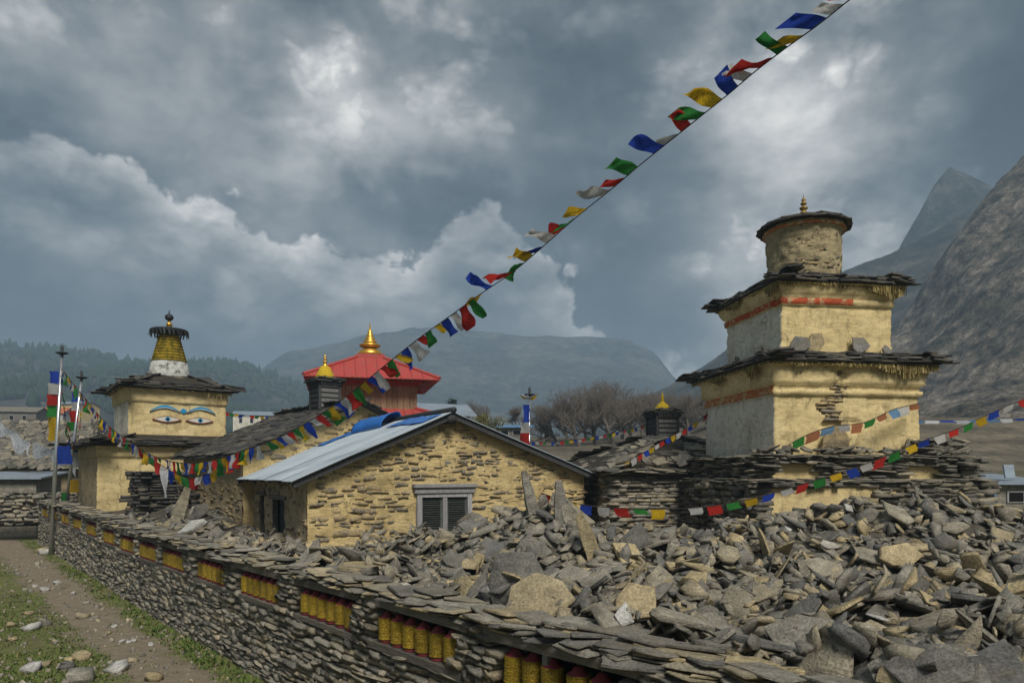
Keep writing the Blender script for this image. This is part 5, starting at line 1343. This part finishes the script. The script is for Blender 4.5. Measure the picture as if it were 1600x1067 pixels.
# ------------------------------------------------------------------ lesser buildings
def simple_house(name, label, px, pbase, Y, w_, d_, h_, rz, wallm, roofm, rise, cat='house', wins=2, doorm=None, over=.3, mono=False):
    p = at(px, pbase, Y); t = thing(name, label, cat, p, rz)
    MB().box(-w_ / 2, w_ / 2, 0, d_, -1.5, h_).build('wall', MAT[wallm], t)
    if mono:
        MB().add([(-w_ / 2 - over, -over, h_ + .02), (w_ / 2 + over, -over, h_ + .02), (w_ / 2 + over, d_ + over, h_ + rise), (-w_ / 2 - over, d_ + over, h_ + rise), (-w_ / 2 - over, -over, h_ + .09), (w_ / 2 + over, -over, h_ + .09), (w_ / 2 + over, d_ + over, h_ + rise + .07), (-w_ / 2 - over, d_ + over, h_ + rise + .07)],
                 [(3, 2, 1, 0), (4, 5, 6, 7), (0, 1, 5, 4), (1, 2, 6, 5), (2, 3, 7, 6), (3, 0, 4, 7)]).build('roof', MAT[roofm], t)
    else:
        for sg in (0, 1):
            y0, y1 = (-over, d_ / 2) if sg == 0 else (d_ + over, d_ / 2)
            q = [(-w_ / 2 - over, y0, h_), (w_ / 2 + over, y0, h_), (w_ / 2 + over, y1, h_ + rise), (-w_ / 2 - over, y1, h_ + rise)]
            MB().add(q + [(x, y, z + .07) for x, y, z in q], [(3, 2, 1, 0), (4, 5, 6, 7), (0, 1, 5, 4), (1, 2, 6, 5), (3, 0, 4, 7)]).build('roof_panel', MAT[roofm], t)
        MB().add([(s * w_ / 2, y, z) for s in (-1, 1) for y, z in ((0, h_), (d_, h_), (d_ / 2, h_ + rise * .95))], [(0, 2, 1), (3, 4, 5)]).build('gable', MAT[wallm], t)
    for k in range(wins):
        x = -w_ / 2 + (k + .7) * w_ / (wins + .6)
        f = MB().box(x - .35, x + .35, -.05, .02, h_ * .35, h_ * .78).build('window', MAT['frame_wood'], t)
        MB().box(x - .28, x + .28, -.07, .0, h_ * .40, h_ * .73).build('pane', MAT['void'], f)
    if doorm: MB().box(w_ * .28, w_ * .28 + .8, -.06, .02, 0, min(1.8, h_ * .9)).build('door', MAT[doorm], t)
    return t
sh_ = simple_house('small_house', 'small stone house with grey roof beyond the rubble at the foot of the rocky mountain', 1592, 800, 26, 2.4, 2.6, 1.0, .1, 'wall_stone', 'grey_metal', .35, wins=1, mono=True)
MB().box(-1.35, -1.0, -.12, .1, -.2, 1.0).build('door', MAT['blue_metal'], sh_)
MB().box(-.35, .05, -.05, .02, -.25, .25, TRS((0, .3, 1.5), (-.2, 0, 0))).build('solar_panel', MAT['grey_metal'], sh_)
simple_house('roadside_shed', 'low stone shed with pale grey metal roof beside the far end of the wall', 0, 790, 31, 2.8, 3.0, 1.15, .25, 'wall_stone', 'grey_metal', .3, 'shed', 0, mono=True)
simple_house('blue_roofed_shed', 'small stone shed with flat blue metal roof among the bare trees', 800, 686, 55, 2.5, 2.4, .9, -.1, 'wall_stone', 'blue_metal', .3, 'shed', 2, mono=True, over=.35)
simple_house('village_house', 'pale village house with faded pink roof below the wooded hill', 62, 668, 130, 8, 5, 2.6, .1, 'stained_white', 'red_band', 1.3, wins=3)
simple_house('village_house', 'pale two storey village house with green trim below the wooded hill', 100, 668, 145, 7, 6, 4.8, -.1, 'cream', 'grey_metal', .8, wins=3)
simple_house('village_house', 'grey village house with metal roof between the eye chorten and the red temple', 395, 668, 150, 8, 5, 2.6, .2, 'whitewash', 'grey_metal', 1.0, wins=3)
simple_house('village_house', 'long low village house with slate grey roof by the flagpoles', 20, 664, 118, 7, 5, 2.2, .2, 'wall_stone', 'grey_slate', 1.0, wins=3)
simple_house('outbuilding', 'low outbuilding with grey metal roof right of the red temple', 690, 668, 36, 3.0, 3.0, .6, .35, 'mud', 'grey_metal', .7, 'shed', 0)

mani = thing('slate_roofed_hall', 'long low building with broad grey slate roof at the far end of the path', 'building', at(20, 775, 34), .15)
def build_mani():
    MB().box(-9, 2.6, 1.2, 7, -2, 1.4).build('wall', MAT['mud'], mani)
    L, hw, e, a = 11.8, 3.6, 1.35, 3.9
    d = MB().add([(-9, .6, e), (2.9, .6, e), (2.0, 4.2, a), (-9, 4.2, a), (2.9, 7.8, e), (-9, 7.8, e)], [(0, 1, 2, 3), (3, 2, 4, 5), (1, 4, 2)]).build('roof', MAT['gap'], mani); WM[d.name] = WM[mani.name]
    pc = Pieces(d, 'slate', MAT['grey_slate'], 290)
    for r in range(22):
        x = -3.6; f = r / 22
        while x < 2.9 - .9 * f:
            wd = U(.25, .6); pc.add('slab', TRS((x, .65 + f * 3.6, e + (a - e) * f + .05), (.62 + U(-.15, .15), U(-.1, .1), U(-.3, .3)), (wd * 1.2, U(.35, .5), U(.03, .07)))); x += wd * .95
    for r in range(20):
        y = .8; f = r / 20
        while y < 7.4:
            wd = U(.25, .6); g = min(1, abs(y - 4.2) / 3.4); pc.add('slab', TRS((2.85 - .8 * f, 4.2 + (y - 4.2) * (1 - f), e + (a - e) * f + .03), (U(-.15, .15), -1.1, U(-.3, .3)), (U(.3, .5), wd, U(.03, .07))), .5); y += wd * .95
    pc.flush()
build_mani()
for nm, lab, pts, w_ in (('white_drape', 'white cloth draped down the slate roof of the long low building', ((-10, 650, 33.2), (12, 668, 33.0), (34, 684, 32.6), (46, 692, 32.4)), .62),
                         ('white_drape', 'white cloth trailing towards the flagpoles from the long low building', ((50, 690, 33), (75, 700, 32.4), (95, 708, 31.6), (120, 722, 30.5)), .5)):
    pts = smooth_path([at(*p) for p in pts], 18); o0 = pts[0]
    P = np.array([[tuple(Vector(p) - Vector(o0) + Vector((0, .1 * math.sin(i * .9 + j), -w_ * j / 3 * (1 + .4 * math.sin(i * .8))))) for j in range(4)] for i, p in enumerate(pts)])
    tag(obj(nm, mesh_np(nm, P, grid_faces(18, 4), MAT['scarf'], smooth=True), None, Matrix.Translation(o0)), lab, 'cloth')
lowwall = thing('low_stone_wall', 'rough pale stone wall below the grey roofed shed at the far end of the path', 'stone wall', at(25, 800, 29.5), .3)
def build_low():
    MB().box(-4, 2.3, .12, .5, -.6, .75).build('core', MAT['gap'], lowwall)
    pc = Pieces(lowwall, 'stone', MAT['wall_stone'], 120)
    stone_courses(pc, 6.4, -.5, .75, (.09, .22), (.14, .42), .35, lambda x, z, wd, h, dp, rot: TRS((x - 4, .14 + U(-.12, .08), z + U(-.03, .03)), (U(-.3, .3), rot * 9, U(-.3, .3)), (wd, dp, h))); pc.flush()
build_low()

# ------------------------------------------------------------------ trees
def bare_tree(name, label, px, pbase, Y, hgt, spread, lean=0., seed=0, group=None, fine=3):
    r = random.Random(seed); base = at(px, pbase, Y); t = thing(name, label, 'tree', base, 0, group)
    limbs, twigs = MB(), []
    def grow(p, d, L, rad, lev):
        n = 3; pts = [p]; q = p.copy(); dd = d.copy()
        for k in range(n):
            dd = (dd + Vector((r.uniform(-.22, .22), r.uniform(-.22, .22), r.uniform(-.06, .16)))).normalized(); q = q + dd * L / n; pts.append(q.copy())
        if lev <= 2: limbs.tube(pts, [rad * (1 - .4 * k / n) for k in range(n + 1)], 6 if lev == 0 else 4)
        else: twigs.append((pts, rad))
        if lev >= 5: return
        m = (7, 6, 5, 4, fine)[lev]
        for k in range(m):
            f = r.uniform(.35, 1.0) if lev else r.uniform(.3, 1.0); i = min(int(f * n), n - 1); bp = pts[i].lerp(pts[i + 1], f * n - i)
            out = Vector((r.uniform(-1, 1), r.uniform(-1, 1), r.uniform(-.12, .75))).normalized()
            nd = (dd * .55 + out * (.85 * spread)).normalized()
            grow(bp, nd, L * r.uniform(.5, .78), rad * .55, lev + 1)
    grow(Vector((0, 0, -.3)), Vector((lean, 0, 1)).normalized(), hgt * .42, hgt * .028, 0)
    limbs.build('trunk', MAT['bark'], t)
    V, Fc = [], []
    for pts, rad in twigs:
        rad = max(rad, .011)
        for a, b in zip(pts[:-1], pts[1:]):
            s = (b - a).orthogonal().normalized() * rad; s2 = (b - a).cross(s).normalized() * rad; o = len(V)
            V += [a + s, a - s * .5 + s2 * .8, a - s * .5 - s2 * .8, b]
            Fc += [(o, o + 1, o + 3), (o + 1, o + 2, o + 3), (o + 2, o, o + 3)]
    obj('crown', mesh_np('crown', [tuple(v) for v in V], np.array(Fc), MAT['bark']), t)
    return t
TREES = [(872, 690, 62, 4.6, 1.1, -.45), (905, 692, 60, 5.6, 1.2, -.35), (930, 690, 64, 6.0, 1.2, -.2), (958, 690, 61, 5.6, 1.15, -.1), (985, 690, 66, 5.8, 1.1, .05), (1012, 690, 63, 5.2, 1.1, .1), (1040, 690, 67, 5.4, 1.1, .1), (1075, 690, 64, 5.4, 1.1, .1), (1105, 690, 70, 5.8, 1.1, .1), (848, 690, 72, 3.6, 1.1, 0), (888, 690, 70, 5.4, 1.3, -.2), (918, 690, 74, 6.4, 1.3, -.1), (945, 690, 72, 6.6, 1.3, 0), (972, 690, 76, 6.6, 1.3, 0), (1000, 690, 74, 6.2, 1.3, 0), (1028, 690, 75, 6.0, 1.3, 0), (1056, 690, 73, 5.6, 1.3, 0)]
for i, (px, pb, Y, hg, sp, ln) in enumerate(TREES):
    bare_tree('bare_tree', 'leafless grey brown tree in the grove behind the gate chorten', px, pb, Y, hg * 1.15, sp * 1.15, ln, 40 + i, 'bare trees of the grove')
bare_tree('bare_tree', 'rounded leafless tree beside the dark conifer above the metal roof ridge', 748, 690, 62, 4.3, 1.3, 0, 70)
bare_tree('bare_tree', 'leafless tree behind the outbuilding right of the red temple', 668, 700, 66, 4.6, 1.2, 0, 71)
bare_tree('crooked_tree', 'small crooked bare tree standing behind the blue roofed shed', 812, 668, 60, 2.5, 1.4, -.3, 72, fine=2)
def leafy(name, label, px, pbase, Y, hgt, rx, mat, n, size, cone):
    t = thing(name, label, 'tree' if cone else 'shrub', at(px, pbase, Y)); r = random.Random(px)
    MB().tube([(0, 0, -.3), (0, 0, hgt * .7)], [hgt * .03, hgt * .012], 6).build('trunk', MAT['bark'], t)
    V, Fc = [], []
    cl = [(Vector((r.gauss(0, .45) * rx * (1 - .6 * f if cone else 1), r.gauss(0, .45) * rx * (1 - .6 * f if cone else 1), hgt * (.25 + .72 * f) if cone else hgt * (.1 + .8 * f))), r.uniform(.25, .5) * rx) for f in [r.random() for _ in range(26)]]
    for k in range(n):
        c, cr = r.choice(cl); p = c + Vector((r.gauss(0, .5), r.gauss(0, .5), r.gauss(0, .35))) * cr
        a, b = Vector((r.uniform(-1, 1), r.uniform(-1, 1), r.uniform(-.6, .6))).normalized() * size, Vector((r.uniform(-1, 1), r.uniform(-1, 1), r.uniform(-.6, .6))).normalized() * size
        o = len(V); V += [p, p + a, p + b]; Fc.append((o, o + 1, o + 2))
    obj('crown', mesh_np('crown', [tuple(v) for v in V], np.array(Fc), MAT[mat]), t)
leafy('conifer', 'dark green conifer standing left of the rounded bare tree', 712, 690, 58, 3.7, .95, 'needles', 2600, .16, True)
leafy('olive_shrub', 'olive green shrub in front of the rounded bare tree', 757, 690, 52, 2.1, 1.5, 'olive_leaf', 2600, .12, False)
for i, (px, pb, Y, hg) in enumerate(((1120, 690, 80, 4.2), (1140, 690, 90, 4.6), (40, 690, 95, 4.5), (135, 700, 100, 5.0))):
    bare_tree('bare_tree', ('leafless tree at the back of the grove beside the stepped chorten' if i < 2 else 'thin leafless tree among the village houses'), px, pb, Y, hg, 1.1, 0, 90 + i, 'back grove trees' if i < 2 else 'village trees')

# ------------------------------------------------------------------ grass, weeds and loose stones along the path
def ground_cover():
    V, Fc = [], []
    def tuft(x, y, h, n, spread):
        z = float(ground_z(x, y))
        for k in range(n):
            a = U(0, 6.28); bx, by = x + U(-spread, spread), y + U(-spread, spread); L = h * U(.5, 1.2); w_ = U(.010, .022)
            dx, dy = math.cos(a), math.sin(a); o = len(V)
            V.extend([(bx - dy * w_, by + dx * w_, z - .01), (bx + dy * w_, by - dx * w_, z - .01), (bx + dx * L * .7, by + dy * L * .7, z + L * U(.25, .8))]); Fc.append((o, o + 1, o + 2))
    pts = []
    while len(pts) < 14000:
        y = 9.5 * (30 / 9.5) ** rnd.random(); px = U(-60, 480); x = (px - 800) / F * y; pts.append((x, y))
    A = np.array(pts); lx, ly = wl(A[:, 0], A[:, 1]); n1 = fbm(A[:, 0] * .55, A[:, 1] * .55, 7., 4); n2 = fbm(A[:, 0] * 1.9, A[:, 1] * 1.9, 3., 3)
    for (x, y), l, a, b in zip(pts, ly, n1, n2):
        if l > -.1: continue
        onp = -1.6 < l < -.6
        if onp and rnd.random() < .97: continue
        if (a + .6 * b > -.16) or (l > -.55 and rnd.random() < .5) or rnd.random() < .10:
            tuft(x, y, U(.025, .075) if l < -.55 else U(.04, .13), 7, .10)
    o = obj('grass', mesh_np('grass', V, np.array(Fc), MAT['grass'])); o['kind'] = 'stuff'; tag(o, 'short patchy green grass and weeds beside the path', 'grass')
    # gravel and litter
    it = []
    for k in range(1500):
        y = 9.5 * (28 / 9.5) ** rnd.random(); px = U(-60, 520); x = (px - 800) / F * y
        if wl(x, y)[1] > -.12: continue
        s = abs(rnd.gauss(.03, .025)) + .012
        it.append((0, 'rough', rnd.randrange(12), TRS((x, y, float(ground_z(x, y)) + s * .15), (U(0, 6), U(0, 6), U(0, 6)), (s * U(.8, 1.5), s, s * .6)), None))
    o = stuff_join('pebbles', it, MAT['wall_stone']); tag(o, 'small pebbles and gravel scattered over the path and grass', 'gravel')
ground_cover()
LOOSE = [(183, 1048, .24, 'slab_white'), (128, 1030, .22, 'slab_tan'), (50, 983, .24, 'slab_white'), (45, 960, .15, 'slab_tan'), (48, 1048, .22, 'slab_white'), (110, 1032, .14, 'slab_tan'), (70, 1041, .15, 'slab_tan'), (178, 980, .12, 'slab_white'), (90, 912, .15, 'slab_white'), (70, 923, .18, 'slab_white'), (115, 928, .12, 'slab_white'), (168, 990, .10, 'slab_tan'), (209, 1002, .10, 'slab_white'), (202, 1004, .09, 'slab_white'), (236, 1008, .10, 'slab_white'),
         (17, 978, .16, 'slab_tan'), (105, 1044, .2, 'slab'), (130, 965, .2, 'slab'), (240, 1062, .2, 'slab_tan'), (208, 1033, .13, 'slab'), (148, 968, .13, 'slab'), (72, 866, .4, 'slab_white'), (66, 862, .3, 'slab_tan'), (20, 1000, .13, 'slab_tan'), (190, 1003, .09, 'slab_white'), (125, 1063, .3, 'slab'), (55, 917, .12, 'slab_white'), (135, 943, .12, 'slab')]
for i, (px, py, s, mt) in enumerate(LOOSE):
    Y = 12.0
    for _ in range(8):
        x = (px - 800) / F * Y; Y = F * (H - float(ground_z(x, Y))) / (py - YH)
    x = (px - 800) / F * Y; z = float(ground_z(x, Y))
    o = obj('loose_stone', lib_mesh('rough', i % 12, MAT[mt]), None, TRS((x, Y, z + s * .2), (U(-.3, .3), U(-.3, .3), U(0, 6)), (s * 1.1, s * .9, s * .62)))
    c = {'slab_white': 'white', 'slab_tan': 'tan', 'slab': 'grey'}[mt]; z_ = 'fist sized' if s < .14 else 'head sized' if s < .23 else 'large'
    tag(o, f'{z_} {c} stone lying on the grassy ground beside the path', 'stone', f'{z_} {c} stones beside the path')

# ------------------------------------------------------------------ air
def build_haze():
    me = MB().box(-2100, 2100, -300, 2200, -30, 275); o = obj('haze', mesh_np('haze', me.v, me.f, [bpy.data.materials.new('haze_air')]))
    m = o.data.materials[0]; m.use_nodes = True; t = NT(m.node_tree)
    v = t.n('ShaderNodeVolumePrincipled'); ou = t.n('ShaderNodeOutputMaterial'); t.t.links.new(v.outputs[0], ou.inputs['Volume'])
    v.inputs['Color'].default_value = (0.40, 0.55, 0.70, 1); v.inputs['Density'].default_value = HAZE; v.inputs['Anisotropy'].default_value = 0.0
    o['kind'] = 'stuff'; tag(o, 'thin blue grey haze filling the valley air', 'haze')
HAZE = 0.00105
build_haze()
bpy.context.view_layer.update()
